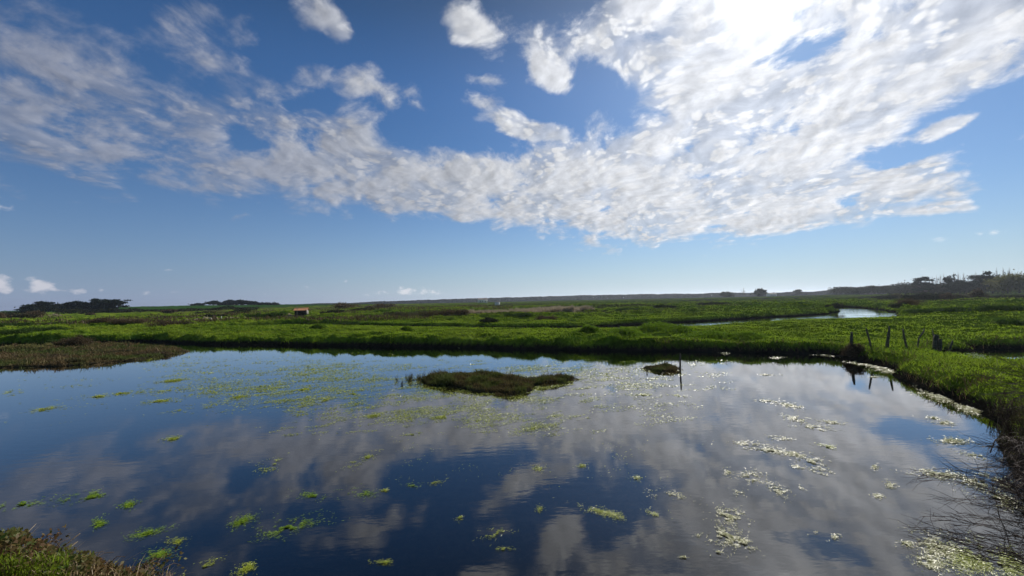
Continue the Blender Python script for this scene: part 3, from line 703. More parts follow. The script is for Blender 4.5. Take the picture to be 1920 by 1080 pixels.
        pts.append((top - b) * (.7 if not mid else .85) + rng.normal(0, .006, 3)); pts.append(top - b)
        rr_ = np.linspace(w, w * .82, len(pts)) / 2; rr_[-1] *= .7
        fine = MB().tube(pts, rr_, n, jit=.16)
        o = fine.build(name, M_post); o.location = tuple(b)
        if flat != 1.0: o.scale = (1, flat, 1)
        return tag(o, label, 'fence post', grp)
    FG = 'old fence posts on the right bank'
    post_at(1597, 622, 1596, 648, .62, .13, 'thick short post rising out of the dark bush at the pond corner', FG)
    post_at(1624, 615, 1633, 652, .52, .085, 'thin post leaning left, next after the bushy one', FG, mid=(1630, 636))
    post_at(1667.5, 611, 1664.5, 654, .46, .11, 'tallest straight post, third from the left', FG)
    post_at(1665, 622, 1660.5, 652, .46, .07, 'slim prop leaning against the tallest post', FG)
    post_at(1693, 617, 1700.5, 656, .46, .11, 'solid post leaning left between the tall and the curved ones', FG)
    post_at(1733, 617, 1720, 653, .48, .07, 'thin curved stake bending to the right', FG, mid=(1723, 634))
    post_at(1749, 616, 1753, 653, .48, .05, 'thin pointed pale stick behind the stout cluster', FG)
    post_at(1754, 627, 1751.5, 655, .46, .16, 'stout broad post at the left of the cluster', FG)
    post_at(1758.5, 628, 1758, 652, .49, .12, 'middle post of the stout cluster', FG)
    post_at(1763, 635, 1762, 655, .46, .15, 'lower stout post at the right of the cluster', FG)
    post_at(1786, 639, 1781, 655, .47, .08, 'short stump leaning right, last of the row', FG)
    s_ = post_at(1275, 663, 1275.5, 697.5, 0.0, .075, 'lone dark stake standing in the pond beside the tiny islet', None, name='mooring_stake', water=True)
    s_['category'] = 'stake'
    post_at(1213, 693, 1213, 699, 0.0, .05, 'little stump at the left foot of the tiny islet', None, name='stump', water=True)['category'] = 'stump'

    # ---- the hut
    hb = at(560, 597.3, .62); hz = ground_z(hb[0], hb[1])[0]
    hut = empty('field_hut', (hb[0], hb[1] + 1, hz - .02), R(14)); hut.scale = (.8, .8, .74); tag(hut, 'small dark timber hut with an orange tiled roof beyond the meadow', 'hut')
    M_board = rough_mat('black_board', (.012, .010, .010), (.03, .025, .022), 5); M_tile = rough_mat('orange_tile', (.46, .19, .08), (.66, .33, .17), 5, .8, .4)
    M_render = rough_mat('grey_render', (.16, .15, .14), (.26, .25, .23), 4); M_white = rough_mat('white_paint', (.55, .53, .5), (.75, .73, .7), 6)
    b_ = MB(); b_.box((0, 0, .75), (2.5, 1.9, 1.5))
    for k in range(15): b_.box((-1.2 + k * .171, -.958, .75), (.03, .016, 1.48))
    b_.build('wall', M_board, hut)
    g = MB(); y0, y1, z0_, z1_, xw = -1.0, 1.0, 1.5, 2.02, 1.28
    base = len(g.v)
    for xx in (1.262, 1.292):
        g.v += [np.array((xx, -.93, 0)), np.array((xx, .93, 0)), np.array((xx, .93, 1.5)), np.array((xx, 0.0, 1.96)), np.array((xx, -.93, 1.5))]
    g.t += [(5, 6, 7), (5, 7, 9), (9, 7, 8), (0, 2, 1), (0, 4, 2), (4, 3, 2)]
    for i in range(5): g.q.append((i, (i + 1) % 5, 5 + (i + 1) % 5, 5 + i))
    gw = g.build('gable_wall', M_render, hut)
    r_ = MB()
    nx = 90
    for sgn in (-1, 1):
        b0 = len(r_.v)
        for i in range(nx + 1):
            xx = -1.5 + 3.05 * i / nx; wv = .035 * abs(sin(i * pi / 5))
            for j in range(7):
                t = j / 6; r_.v.append(np.array((xx, sgn * 1.22 * (1 - t), 1.42 + .62 * t + wv + .012 * (j % 2))))
        for i in range(nx):
            for j in range(6):
                a = b0 + i * 7 + j; f_ = (a, a + 7, a + 8, a + 1); r_.q.append(f_ if sgn < 0 else f_[::-1])
    rf = r_.build('roof', M_tile, hut)
    MB().tube([(-1.5, 0, 2.07), (1.56, 0, 2.07)], [.07, .07], 8).build('ridge_tiles', M_tile, rf)
    MB().box((1.31, -.55, 1.68), (.04, 1.3, .06)).build('verge_board', M_white, hut)
    pb = at(561.5, 597.5, .6); pz = ground_z(pb[0], pb[1] - .8)[0]
    tag(MB().tube([(0, 0, -.2), (0, 0, 1.1), (.01, 0, 2.25)], [.035, .033, .03], 8).build('utility_pole', M_render), 'thin pale pole standing in front of the hut', 'pole').location = (pb[0], pb[1] - .8, pz)
    # sluice with its orange board
    sb = at(401.5, 603.5, .6); sz_ = ground_z(sb[0], sb[1])[0]
    sl_ = empty('sluice_gate', (sb[0], sb[1], sz_)); tag(sl_, 'little sluice with an upright orange board beside the dry path', 'sluice gate')
    MB().box((0, 0, .38), (.42, .06, .8)).build('board', M_tile, sl_)
    MB().box((-.26, 0, .4), (.06, .1, .95)).box((.26, 0, .4), (.06, .1, .95)).box((0, .02, .86), (.6, .1, .07)).build('frame', M_board, sl_)
    tag(MB().box((0, 0, .15), (.45, .3, .35)).box((0, 0, .34), (.5, .35, .05)).build('stone_block', M_white), 'low white block just left of the orange sluice board', 'block').location = (*at(394.5, 603.5, .6)[:2], sz_)
    tag(MB().tube([(0, 0, -.2), (0, 0, .65)], [.05, .045], 8).build('marker_post', M_white), 'short white post right of the orange sluice board', 'marker post').location = (*at(415, 603.5, .6)[:2], sz_)
    tag(MB().tube([(0, 0, -.2), (.02, 0, .75)], [.035, .03], 8).build('marker_post', M_render), 'thin grey post left of the orange sluice board', 'marker post').location = (*at(388.5, 602.5, .6)[:2], sz_)
    # footbridge plank
    o = MB().box((0, 0, .1), (3.2, .5, .09)).box((-1.3, 0, -.1), (.12, .4, .4)).box((1.3, 0, -.1), (.12, .4, .4)).build('plank_bridge', M_post); o.location = (*at(522, 600, .6)[:2], .62); tag(o, 'low grey plank bridge on the path left of the hut', 'footbridge')
    # white water tank, far
    tb = at(932.5, 572.5, .9); ta = empty('water_tank', (tb[0], tb[1], ground_z(tb[0], tb[1])[0])); tag(ta, 'small white tank standing far off behind the pale reeds', 'tank')
    MB().tube([(0, 0, 0), (0, 0, 1.9)], [1.25, 1.25], 20).build('body', M_white, ta); MB().tube([(0, 0, 1.9), (0, 0, 2.0), (0, 0, 2.25)], [1.32, 1.3, .15], 20).build('lid', M_render, ta)
    # farmhouses in the far distance
    def house(px, dist, w, h, rz, wall, label, dh=0.0):
        b = atd(px, dist); z = ground_z(b[0], b[1])[0] + dh; o = empty('farmhouse', (b[0], b[1], z), rz); tag(o, label, 'house')
        hw, hd = w / 2, w * .3
        m = MB(); m.box((0, 0, h / 2), (w, w * .6, h)); s0 = len(m.v)
        m.v += [np.array(p) for p in ((-hw, -hd, h), (-hw, hd, h), (-hw, 0, h + w * .17), (hw, -hd, h), (hw, hd, h), (hw, 0, h + w * .17))]; m.t += [(s0, s0 + 2, s0 + 1), (s0 + 3, s0 + 4, s0 + 5)]; m.build('wall', wall, o)
        r = MB(); s0 = len(r.v); e = .3; zt = h + w * .17 + .12
        r.v += [np.array(p) for p in ((-hw - e, -hd - e, h - .1), (hw + e, -hd - e, h - .1), (hw + e, 0, zt), (-hw - e, 0, zt), (-hw - e, hd + e, h - .1), (hw + e, hd + e, h - .1))]
        r.q += [(0, 1, 2, 3), (3, 2, 5, 4)]; rf = r.build('roof', rough_mat('slate_roof', (.10, .09, .09), (.16, .14, .13), 2), o)
        MB().box((hw * .6, 0, zt + .3), (.7, .7, 1.0)).build('chimney', wall, rf)
        for k in (-.6, -.1, .5): MB().box((k * hw, -hd - .02, h * .5), (w * .09, .06, h * .38)).build('window', M_board, o)
        return o
    house(905, 460, 11, 4, .2, M_white, 'distant white farmhouse left of the white tank, below the woods')
    house(436, 405, 3.6, 2.0, -.2, M_render, 'pale house peeping out below the hilltop trees')
    house(1638, 330, 15, 3.6, .1, M_render, 'long grey house among the woods at the right, behind the creek')
    house(1447, 520, 10, 3.4, .1, M_white, 'distant pale house right of the round tree')

    # ---- trees
    GL_ = 'dark conifers on the left skyline'
    def crown_pts(n, lobes):
        """points through the volume of overlapping lobes, denser at their skins"""
        L = np.array(lobes); wgt = L[:, 3] * L[:, 4] * L[:, 5]; k = rng.choice(len(L), n, p=wgt / wgt.sum())
        u = unit(rng.normal(size=(n, 3))); q_ = rng.random(n) ** .42
        return L[k, :3] + u * L[k, 3:6] * q_[:, None] * (1 + .24 * rng.normal(size=(n, 1)))
    def tree(name, px, dist, height, width, mat, label, style='dome', n=900, group=None, cat='tree', leaf=None, dz=0.0, seed=0):
        b = atd(px, dist); z = ground_z(b[0], b[1])[0] + dz
        if group == GL_: height *= .86
        o = empty(name, (b[0], b[1], z)); tag(o, label, cat, group)
        hw = width / 2 * (1.25 if group == GL_ else 1); lob = []
        if style == 'dome':
            for k in range(9): a = rng.uniform(0, 2 * pi); q_ = rng.uniform(.2, .8); lob.append((cos(a) * hw * q_, sin(a) * hw * q_, height * rng.uniform(.35, .82) * (1.12 - .45 * q_), hw * rng.uniform(.3, .5), hw * rng.uniform(.3, .5), height * rng.uniform(.12, .22)))
            lob.append((0, 0, height * .45, hw * .7, hw * .7, height * .36))
        elif style == 'pine':
            for k in range(8): a = rng.uniform(0, 2 * pi); q_ = rng.uniform(.1, .75); lob.append((cos(a) * hw * q_, sin(a) * hw * q_, height * rng.uniform(.62, .95), hw * rng.uniform(.3, .5), hw * rng.uniform(.3, .5), height * rng.uniform(.05, .1)))
            for k in range(9): lob.append((rng.uniform(-.55, .55) * hw, rng.uniform(-.4, .4) * hw, height * rng.uniform(.3, .75), hw * .42, hw * .42, height * .09))
        elif style == 'cypress':
            for k in range(12):
                t = k / 11; a = rng.uniform(0, 2 * pi); q_ = rng.uniform(.15, .8) * (1 - .45 * t); lob.append((cos(a) * hw * q_, sin(a) * hw * q_, height * (.08 + .82 * t), hw * .36, hw * .36, height * .11))
            lob.append((0, 0, height * .4, hw * .6, hw * .6, height * .34))
        elif style == 'bush':
            for k in range(9): a = rng.uniform(0, 2 * pi); q_ = rng.uniform(.1, .8); lob.append((cos(a) * hw * q_, sin(a) * hw * q_ * .6, height * rng.uniform(.25, .62) * (1.1 - .4 * q_), hw * rng.uniform(.2, .36), hw * .3, height * rng.uniform(.2, .36)))
            lob.append((0, 0, height * .3, hw * .75, hw * .5, height * .32))
        if style != 'bare':
            n = int(n * (1.0 if leaf else 1.7)); C_ = crown_pts(n, lob); C_[:, 2] = np.maximum(C_[:, 2], .05)
            lf_ = leaf or max(.05, dist * .0016)
            V, f = leaves(C_, rng.uniform(.6, 1.6, len(C_)) * lf_, asp=.6); mesh_obj('crown', V, f, mat, o)
            t = MB(); rad = max(.04, height * .028)
            t.tube([(0, 0, -.4), (.02 * height, 0, height * .3), (0, .01 * height, height * .55)], [rad * 1.3, rad, rad * .5], 7)
            for k in range(5):
                a = rng.uniform(0, 2 * pi); s0 = height * rng.uniform(.15, .4)
                t.tube([(0, 0, s0), (cos(a) * hw * .35, sin(a) * hw * .35, s0 + height * .15), (cos(a) * hw * .65, sin(a) * hw * .65, s0 + height * .26)], [rad * .5, rad * .35, rad * .12], 5)
            t.build('trunk', M_bark, o)
        else:
            t = MB(); rad = height * .009
            t.tube([(0, 0, -.4), (.02 * height, 0, height * .5), (0, 0, height)], [rad * 1.5, rad, rad * .3], 6); t.build('trunk', M_bare, o)
            c = MB(); fan = hw / height
            for k in range(20):
                a = rng.uniform(0, 2 * pi); s0 = height * rng.uniform(.2, .85); ln = (height - s0) * rng.uniform(.55, .95); e = fan * rng.uniform(.3, 1.0)
                p0 = np.array((0, 0, s0)); p1 = p0 + np.array((cos(a) * e, sin(a) * e, .62)) * ln * .5; p2 = p1 + np.array((cos(a) * e * .6, sin(a) * e * .6, .8)) * ln * .5
                w_ = max(rad * .25, dist * .00015); c.tube([p0, p1, p2], [w_, w_ * .7, w_ * .35], 4, cap=False)
                for q in range(3):
                    b2 = a + rng.normal(0, .8); s = p0 + (p2 - p0) * rng.uniform(.3, .9); c.tube([s, s + np.array((cos(b2) * e, sin(b2) * e, .7)) * ln * .3], [w_ * .5, w_ * .25], 3, cap=False)
            c.build('crown', M_bare, o)
        return o
    GL = 'dark conifers on the left skyline'
    tree('cypress_tree', 62, 250, 6.2, 15, M_pine, 'low spreading dark conifer at the left end of the left skyline clump', 'cypress', 2200, GL)
    tree('cypress_tree', 86, 255, 8.6, 13, M_pine, 'tall round dark conifer, second from the left in the left clump', 'cypress', 2600, GL)
    tree('willow_tree', 110, 262, 7.2, 9, M_wood_leaf, 'greyish bare topped tree filling the gap in the left conifer clump', 'dome', 1200, None)
    tree('cypress_tree', 132, 258, 8.2, 12, M_pine, 'broad dark conifer in the middle of the left clump', 'cypress', 2400, GL)
    tree('cypress_tree', 155, 260, 8.6, 11, M_pine, 'flat topped dark conifer right of the middle of the left clump', 'cypress', 2200, GL)
    tree('cypress_tree', 180, 262, 10.2, 11, M_pine, 'highest pointed dark conifer of the left clump', 'cypress', 2400, GL)
    tree('cypress_tree', 203, 266, 9.2, 11, M_pine, 'dark conifer just right of the highest one in the left clump', 'cypress', 2200, GL)
    tree('pine_tree', 222, 268, 8.6, 10, M_pine, 'wind swept pine with open trunk at the right end of the left clump', 'pine', 1300, GL)
    GM = 'small dark trees on the hilltop'
    HD = 400
    for px, hh, ww, st, lab, mt in [(362, 1.8, 6, 'bush', 'lowest dark bush at the left of the hilltop row', M_pine), (371, 3.0, 8, 'dome', 'small dark tree second from the left on the hilltop', M_pine), (379, 2.2, 5, 'dome', 'tiny dark tree left of the pale bare hilltop tree', M_pine),
            (401, 7.0, 13, 'dome', 'round dark tree at the left end of the main hilltop clump', M_pine), (412, 5.2, 7, 'cypress', 'pointed low tree in the dip of the hilltop clump', M_pine), (421, 6.0, 9, 'dome', 'dark tree left of the tall hilltop one', M_pine), (429, 7.6, 9, 'cypress', 'tall pointed dark tree in the hilltop clump', M_pine),
            (443, 8.2, 11, 'dome', 'highest dark tree of the hilltop clump', M_pine), (454, 8.0, 11, 'dome', 'dark tree right of the highest hilltop one', M_pine), (465, 7.0, 11, 'dome', 'sloping dark tree on the right shoulder of the hilltop clump', M_pine), (475, 6.2, 9, 'dome', 'lower dark tree near the right end of the hilltop clump', M_pine),
            (488, 4.0, 10, 'bush', 'low dark tree right of the hilltop clump', M_pine), (500, 3.8, 10, 'bush', 'flat dark thicket further right on the hilltop', M_pine), (514, 4.4, 12, 'bush', 'last dark thicket at the right end of the hilltop row', M_pine)]:
        tree('hilltop_tree', px, HD, hh * .78, ww, mt, lab, st, 700, GM)
    tree('bare_tree', 386, HD, 5.0, 8, None, 'pale leafless tree left of the main hilltop clump', 'bare')
    tree('bare_tree', 354, HD, 2.2, 9, None, 'very low leafless bush at the far left of the hilltop row', 'bare')
    tree('round_tree', 1364, 420, 7.4, 13, M_wood_leaf, 'low round tree on the distant wood, left of the bare one', 'dome', 1100)
    tree('bare_tree', 1395, 400, 10.4, 14, None, 'leafless fan shaped tree on the distant skyline right of centre', 'bare')
    tree('round_tree', 1425, 380, 9.4, 10, M_pine, 'lone compact dark tree standing up from the distant skyline', 'dome', 1300)
    tree('flat_pine', 1497, 480, 8.2, 11, M_wood_leaf, 'flat topped pine leaning over the distant wood', 'pine', 500, cat='tree')
    # right wood
    GR = 'trees of the wood at the right'
    RW = [('oak_tree', 1575, 340, 8.0, 22, M_wood_leaf, 'dome', 1500, 'low rounded tree at the left start of the right wood'), ('oak_tree', 1598, 330, 8.0, 20, M_wood_leaf, 'dome', 1500, 'second low tree at the left start of the right wood'), ('oak_tree', 1625, 330, 8.6, 22, M_wood_leaf, 'dome', 1600, 'low tree behind the long grey house'),
          ('oak_tree', 1650, 320, 8.4, 22, M_wood_leaf, 'dome', 1600, 'low tree right of the long grey house'), ('oak_tree', 1672, 300, 9.2, 20, M_wood_leaf, 'dome', 1600, 'middle sized tree left of the stepped pine'), ('oak_tree', 1697, 280, 10.5, 20, M_wood_leaf, 'dome', 1800, 'dark rounded tree directly left of the tall pine'),
          ('pine_tree', 1735, 225, 11.0, 11, M_pine, 'pine', 1800, 'tall dark pine with layered crown, leftmost high tree of the right wood'), ('oak_tree', 1722, 240, 8.2, 15, M_wood_leaf, 'dome', 1500, 'dark undergrowth tree below the tall layered pine'), ('oak_tree', 1752, 235, 7.8, 15, M_wood_leaf, 'dome', 1600, 'dark tree under the row of leafless poplars, left one'),
          ('oak_tree', 1775, 235, 8.0, 15, M_wood_leaf, 'dome', 1600, 'dark tree under the slim pine'), ('pine_tree', 1782, 225, 12.8, 5.5, M_pine, 'pine', 700, 'slim pine rising among the leafless poplars'), ('oak_tree', 1800, 230, 9.0, 17, M_wood_leaf, 'dome', 1800, 'dark tree on the slope under the poplars, right one'),
          ('holm_oak', 1812, 215, 10.4, 18, M_pine, 'dome', 2400, 'broad dark dome tree in the middle of the right wood'), ('pine_tree', 1842, 215, 12.6, 9, M_pine, 'pine', 1500, 'dark layered pine right of the broad dome tree'), ('holm_oak', 1862, 215, 12.8, 15, M_pine, 'dome', 2400, 'highest dark rounded tree of the right wood'),
          ('willow_tree', 1890, 200, 11.0, 15, M_willow, 'dome', 2400, 'olive green spring tree near the right edge'), ('willow_tree', 1912, 195, 13.0, 17, M_willow, 'dome', 2800, 'big olive green tree cut by the right edge'), ('oak_tree', 1845, 235, 7.5, 18, M_wood_leaf, 'dome', 1600, 'dark filling tree below the highest rounded one'), ('oak_tree', 1880, 235, 8.5, 18, M_wood_leaf, 'dome', 1600, 'dark tree behind the olive green ones')]
    for nm, px, D_, hh, ww, mt, st, n_, lab in RW: tree(nm, px, D_, hh, ww, mt, lab, st, n_, GR)
    for px, hh, lab in [(1750, 12.0, 'first leafless poplar right of the tall pine'), (1758, 12.5, 'second leafless poplar right of the tall pine'), (1765, 13, 'third leafless poplar right of the tall pine'), (1772, 12.8, 'leafless poplar just left of the slim pine'), (1791, 13.6, 'leafless poplar just right of the slim pine'), (1799, 13.8, 'leafless poplar above the slope of the dome tree'), (1809, 13.2, 'leafless poplar behind the dome tree'), (1832, 13.4, 'leafless poplar between the dome tree and the layered pine')]:
        tree('poplar_tree', px, 240, hh, 8, None, lab, 'bare', group='leafless poplars in the right wood')
    for px, lab in [(1872, 'wispy leafless tree left of the olive tree'), (1884, 'wispy leafless tree right behind the olive tree'), (1896, 'leafless tree top showing over the big olive tree')]:
        tree('poplar_tree', px, 225, 15.5, 8, None, lab, 'bare', group='leafless trees behind the olive trees')
    # bushes: px, dist, height, width, material, label
    BU = [('heath_clump', 95, 24.6, .34, 2.6, M_brown, 'reddish brown plant mound on the marsh spit near the left edge'), ('heath_clump', 52, 25.5, .26, 2.2, M_brown, 'low brown plant mound at the left of the marsh spit'), ('heath_clump', 130, 23.0, .26, 1.8, M_olive, 'olive plant mound in front of the reddish one on the spit'), ('heath_clump', 218, 26.2, .34, 2.0, M_wood_leaf, 'dark plant mound in the middle of the marsh spit'), ('heath_clump', 285, 25.8, .26, 2.2, M_brown, 'brown plant mound towards the tip of the marsh spit'), ('heath_clump', 170, 27.5, .22, 2.4, M_olive, 'flat olive plant mound behind the middle of the spit'),
          ('grass_tussock', 18, 29, .62, 1.5, M_tuss, 'pale straw tussock at the left edge above the marsh spit'), ('grass_tussock', 48, 29.4, .66, 1.4, M_tuss, 'second pale tussock from the left edge above the spit'), ('grass_tussock', 74, 29.6, .55, 1.2, M_tuss, 'third pale tussock from the left edge above the spit'), ('grass_tussock', 92, 30.2, .62, 1.0, M_tuss, 'rightmost pale tussock above the marsh spit'),
          ('green_shrub', 108, 33, .75, 2.4, M_shrub, 'dark green shrub between the pale tussocks and the water edge bush'), ('green_shrub', 30, 38, .7, 4.0, M_shrub, 'dark green shrub on the left bank above the pale tussocks'), ('green_shrub', 75, 43, .7, 5.0, M_shrub, 'long dark green shrub on the left bank'), ('green_shrub', 20, 52, .9, 6, M_shrub, 'dark green mound at the left edge in the middle distance'), ('green_shrub', 110, 60, .8, 6, M_shrub, 'dark green mound left of the brown scrub strip'), 
          ('green_shrub', 300, 80, .9, 6, M_shrub, 'dark green mound in the left middle distance'), ('green_shrub', 440, 85, 1.0, 5, M_wood_leaf, 'dark thicket behind the orange sluice board'), ('green_shrub', 395, 72, 1.15, 3.4, M_wood_leaf, 'black green thicket shading the sluice, left part'), ('green_shrub', 416, 73, 1.1, 3.2, M_wood_leaf, 'black green thicket shading the sluice, right part'), ('green_shrub', 480, 72, 1.0, 5, M_shrub, 'green thicket between the sluice and the hut'), ('green_shrub', 515, 74, .8, 5, M_shrub, 'green thicket just left of the hut'),
          ('green_shrub', 650, 48, .55, 4, M_shrub, 'low dark clump along the ditch left of the bramble mound'), ('green_shrub', 720, 47, .5, 5, M_shrub, 'second low dark clump along the ditch'), ('green_shrub', 975, 56, .8, 6, M_shrub, 'dark green clump in front of the pale reed bed'), ('green_shrub', 1175, 78, .9, 6, M_shrub, 'dark green mound right of the pale reed bed'), ('green_shrub', 1245, 82, 1.0, 7, M_wood_leaf, 'dark mound by a small pool right of the pale reeds'), ('green_shrub', 1335, 98, 1.0, 9, M_wood_leaf, 'dark mound in the middle of the right marsh'), ('green_shrub', 1290, 66, .7, 6, M_brown, 'brownish mound left of the creek'), ('green_shrub', 1420, 92, .9, 6, M_shrub, 'green mound above the straight part of the creek'), ('green_shrub', 1490, 74, .6, 5, M_shrub, 'low green mound just above the creek'),
          ('green_shrub', 1730, 44, .7, 5.5, M_shrub, 'dark green shrub behind the fence posts, left one'), ('green_shrub', 1790, 43, .75, 5, M_shrub, 'dark green shrub behind the fence posts, middle one'), ('green_shrub', 1855, 42, 1.1, 4.5, M_shrub, 'biggest dark green shrub behind the fence posts'), ('green_shrub', 1900, 41, .9, 4, M_shrub, 'dark green shrub at the right edge behind the posts'), ('green_shrub', 1800, 88, .6, 10, M_brown, 'thin brown strip of scrub across the right meadow'), ('green_shrub', 1905, 27, .75, 2.2, M_shrub, 'rounded green shrub at the right edge above the second pond'), ('green_shrub', 1875, 29, .5, 1.6, M_shrub, 'small green shrub above the second pond'),
          ('thorn_bush', 1712, 118, 3.0, 7, M_wood_leaf, 'dark hedgerow bush at the left end of the right hedge'), ('thorn_bush', 1735, 116, 3.4, 7, M_wood_leaf, 'dark hedgerow bush below the tall pine'), ('thorn_bush', 1760, 117, 3.0, 7, M_wood_leaf, 'dark hedgerow bush below the poplars'),
          ('willow_bush', 1778, 114, 2.4, 4.5, M_brown, 'brownish bush with pale twigs in the right hedge'), ('willow_bush', 1800, 114, 1.9, 5, M_olive, 'low olive bush in the right hedge'), ('willow_bush', 1828, 113, 3.3, 4.5, M_brown, 'tall grey brown bush standing in front of the far green field'),
          ('willow_bush', 1845, 114, 1.6, 6, M_olive, 'low bush at the right end of the right hedge'), ('thorn_bush', 1664, 150, 2.2, 8, M_wood_leaf, 'dark bush at the end of the sandy strip behind the creek'), ('thorn_bush', 1680, 150, 2.6, 6, M_olive, 'olive bush left of the right hedge'), ('thorn_bush', 1656, 149, 1.6, 9, M_wood_leaf, 'low dark bush behind the sandy strip'),
          ('tamarisk_bush', 1700, 60.5, 1.7, 4.8, M_brown, 'dark bush on the right shore of the creek bend'), ('tamarisk_bush', 1690, 60, 1.0, 3.6, M_wood_leaf, 'low bush at the waterside of the creek bend'),
          ('tamarisk_bush', 1565, 66, 1.2, 3.2, M_wood_leaf, 'dark bush on the point inside the creek bend'),
          ('bramble_bush', 835, 44.5, 1.15, 6.2, M_wood_leaf, 'wide dark bramble mound behind the meadow left of centre'), ('bramble_bush', 915, 46, .7, 2.6, M_wood_leaf, 'small dark bramble right of the wide mound'), ('tamarisk_bush', 1022, 51, 1.1, 3.8, M_brown, 'brown bush in front of the pale reeds'),
          ('tamarisk_bush', 745, 66, 1.5, 5.5, M_olive, 'brown green scrub mound left of the pale reeds'), ('tamarisk_bush', 785, 66, 1.9, 7, M_olive, 'tallest scrub mound left of the pale reeds'), ('tamarisk_bush', 825, 66, 1.7, 7, M_brown, 'scrub mound between the tallest one and the reeds'), ('tamarisk_bush', 862, 64, 1.4, 5, M_brown, 'last brown scrub mound beside the pale reeds'),
          ('tamarisk_bush', 315, 47, 1.25, 4.6, M_brown, 'brown feathery bush on the left bank behind the inlet'), ('tamarisk_bush', 345, 48, .8, 3.2, M_olive, 'lower feathery bush to the right of the brown one on the left bank'), ('tamarisk_bush', 150, 31.5, 1.35, 2.6, M_brown, 'brown bush at the water edge beside the marsh spit'), ('tamarisk_bush', 125, 32, .8, 2.2, M_brown, 'low brown bush left of the one at the water edge'),
          ('tamarisk_bush', 195, 56, 1.0, 5.5, M_brown, 'brown scrub strip on the left bank, left part'), ('tamarisk_bush', 245, 55, .9, 5.5, M_brown, 'brown scrub strip on the left bank, right part'),
          ('thorn_bush', 12, 118, 3.4, 9, M_wood_leaf, 'brown rounded thicket at the left edge below the skyline'), ('thorn_bush', 40, 120, 2.9, 9, M_olive, 'olive thicket right of the left edge one'), ('thorn_bush', 65, 122, 2.2, 8, M_brown, 'lower brown thicket in front of the left conifers'), ('thorn_bush', -12, 112, 3.2, 9, M_brown, 'brown thicket cut by the left edge'),
          ('hawthorn_bush', 103, 140, 1.3, 4, M_reed, 'pale blossoming bush in front of the left conifers'), ('hawthorn_bush', 170, 146, 1.5, 4, M_brown, 'small reddish bush in the left middle distance'), ('thorn_bush', 318, 165, 2.2, 6, M_brown, 'brown bush against the crop field'), 
          ('thorn_bush', 609, 96, 1.0, 3.8, M_wood_leaf, 'dark round bush right behind the hut'), ('thorn_bush', 630, 96, .9, 5, M_wood_leaf, 'dark bush further right behind the hut'), ('thorn_bush', 680, 110, 1.4, 9, M_wood_leaf, 'long dark thicket behind the hut, right of it'), ('thorn_bush', 650, 165, 3.0, 17, M_brown, 'brown thicket mound on the plain right of the hut'), ('thorn_bush', 720, 175, 2.8, 18, M_brown, 'second brown thicket mound on the plain'),
          ('bramble_bush', 1065, 68, 1.75, 3.2, M_reed, 'dome of dry reeds rising from the middle of the pale reed bed')]
    for nm, px, D_, hh, ww, mt, lab in BU:
        near_ = D_ < 70
        tree(nm, px, D_, hh, ww, mt, lab, 'bush', 5200 if near_ else 2000, None, 'bush', leaf=D_ * (.00085 if near_ else .0013))
    # hedges
    def hedge(x0, d0, x1, d1, h, w, mat, label, n):
        a = atd(x0, d0); b = atd(x1, d1); ln = np.linalg.norm(b - a); o = empty('hedge', (*a, 0)); tag(o, label, 'hedge')
        t = rng.random(n); c = a[None] + (b - a)[None] * t[:, None]; nr = np.array((-(b - a)[1], (b - a)[0])) / ln
        hh = h * (.45 + .9 * fbm(t * ln * .12, t * 0 + x0, 4, 77)); c = c + nr * rng.normal(0, w * .3, (n, 1)); zz = ground_z(c[:, 0], c[:, 1])
        q_ = rng.random(n) ** .7; pts_ = np.stack([c[:, 0] - a[0], c[:, 1] - a[1], zz + q_ * hh], 1)
        V, f = leaves(pts_, rng.uniform(.6, 1.4, n) * (d0 + d1) / 2 * .0013, asp=.6); mesh_obj('foliage', V, f, mat, o)
        k = np.arange(0, n, 60); V, f = blades(pts_[k] * (1, 1, 0) + np.stack([0 * k, 0 * k, zz[k]], 1), hh[k] * .8, .12, .3); mesh_obj('stems', V, f, M_bark, o)
        return o
    hedge(105, 190, 245, 205, 3.2, 3, M_wood_leaf, 'grey green hedge below the left conifers', 3500)
    hedge(190, 200, 485, 215, 2.0, 3, M_wood_leaf, 'long dark hedge along the foot of the crop field', 6000)
    hedge(370, 120, 470, 118, .9, 3, M_wood_leaf, 'low dark hedge in the middle distance above the sluice', 2500)
    hedge(1860, 117, 1990, 112, .9, 2, M_wood_leaf, 'low dark hedge at the foot of the far right field', 2500)
    # pale reed bed
    x = rng.uniform(-12, 28, 60000); y = rng.uniform(60, 78, 60000)
    A0, A1 = at(880, 592, .5), at(1140, 584, .5)
    reed_poly = [tuple(at(*p_, .5)[:2]) for p_ in ((878, 591), (940, 590), (1000, 589), (1055, 588), (1100, 585.5), (1142, 583), (1120, 580.5), (1050, 582.5), (960, 584.5), (880, 586.5))]
    ok = poly_sd(x, y, reed_poly) < .5 * (fbm(x, y, 2, 5) - .3); x, y = x[ok], y[ok]
    h = (.75 + .7 * fbm(x * .35, y * .35, 3, 31)) * rng.uniform(.7, 1.1, len(x))
    V, f = blades(np.stack([x, y, ground_z(x, y) - .05], 1), h, .075, .35, .3)
    tag(mesh_obj('reed_bed', V, f, M_reed), kind='stuff')
    # brown sedge patches in the middle distance
    x, y, r = scatter(60000, 50, 170, -56, 0); z, ok = on_land(x, y)
    ok &= (fbm(x * .05, y * .13, 3, 201) > .56) & (y > 55); x, y, z, r = x[ok], y[ok], z[ok], r[ok]
    p1 = blades(np.stack([x, y, z - .05], 1), rng.uniform(.3, .7, len(x)), r * .0013, .5, .3)
    x, y, r = scatter(60000, 8, 40, 20, 57); z, d_, di_, hu_ = terrain(x, y)
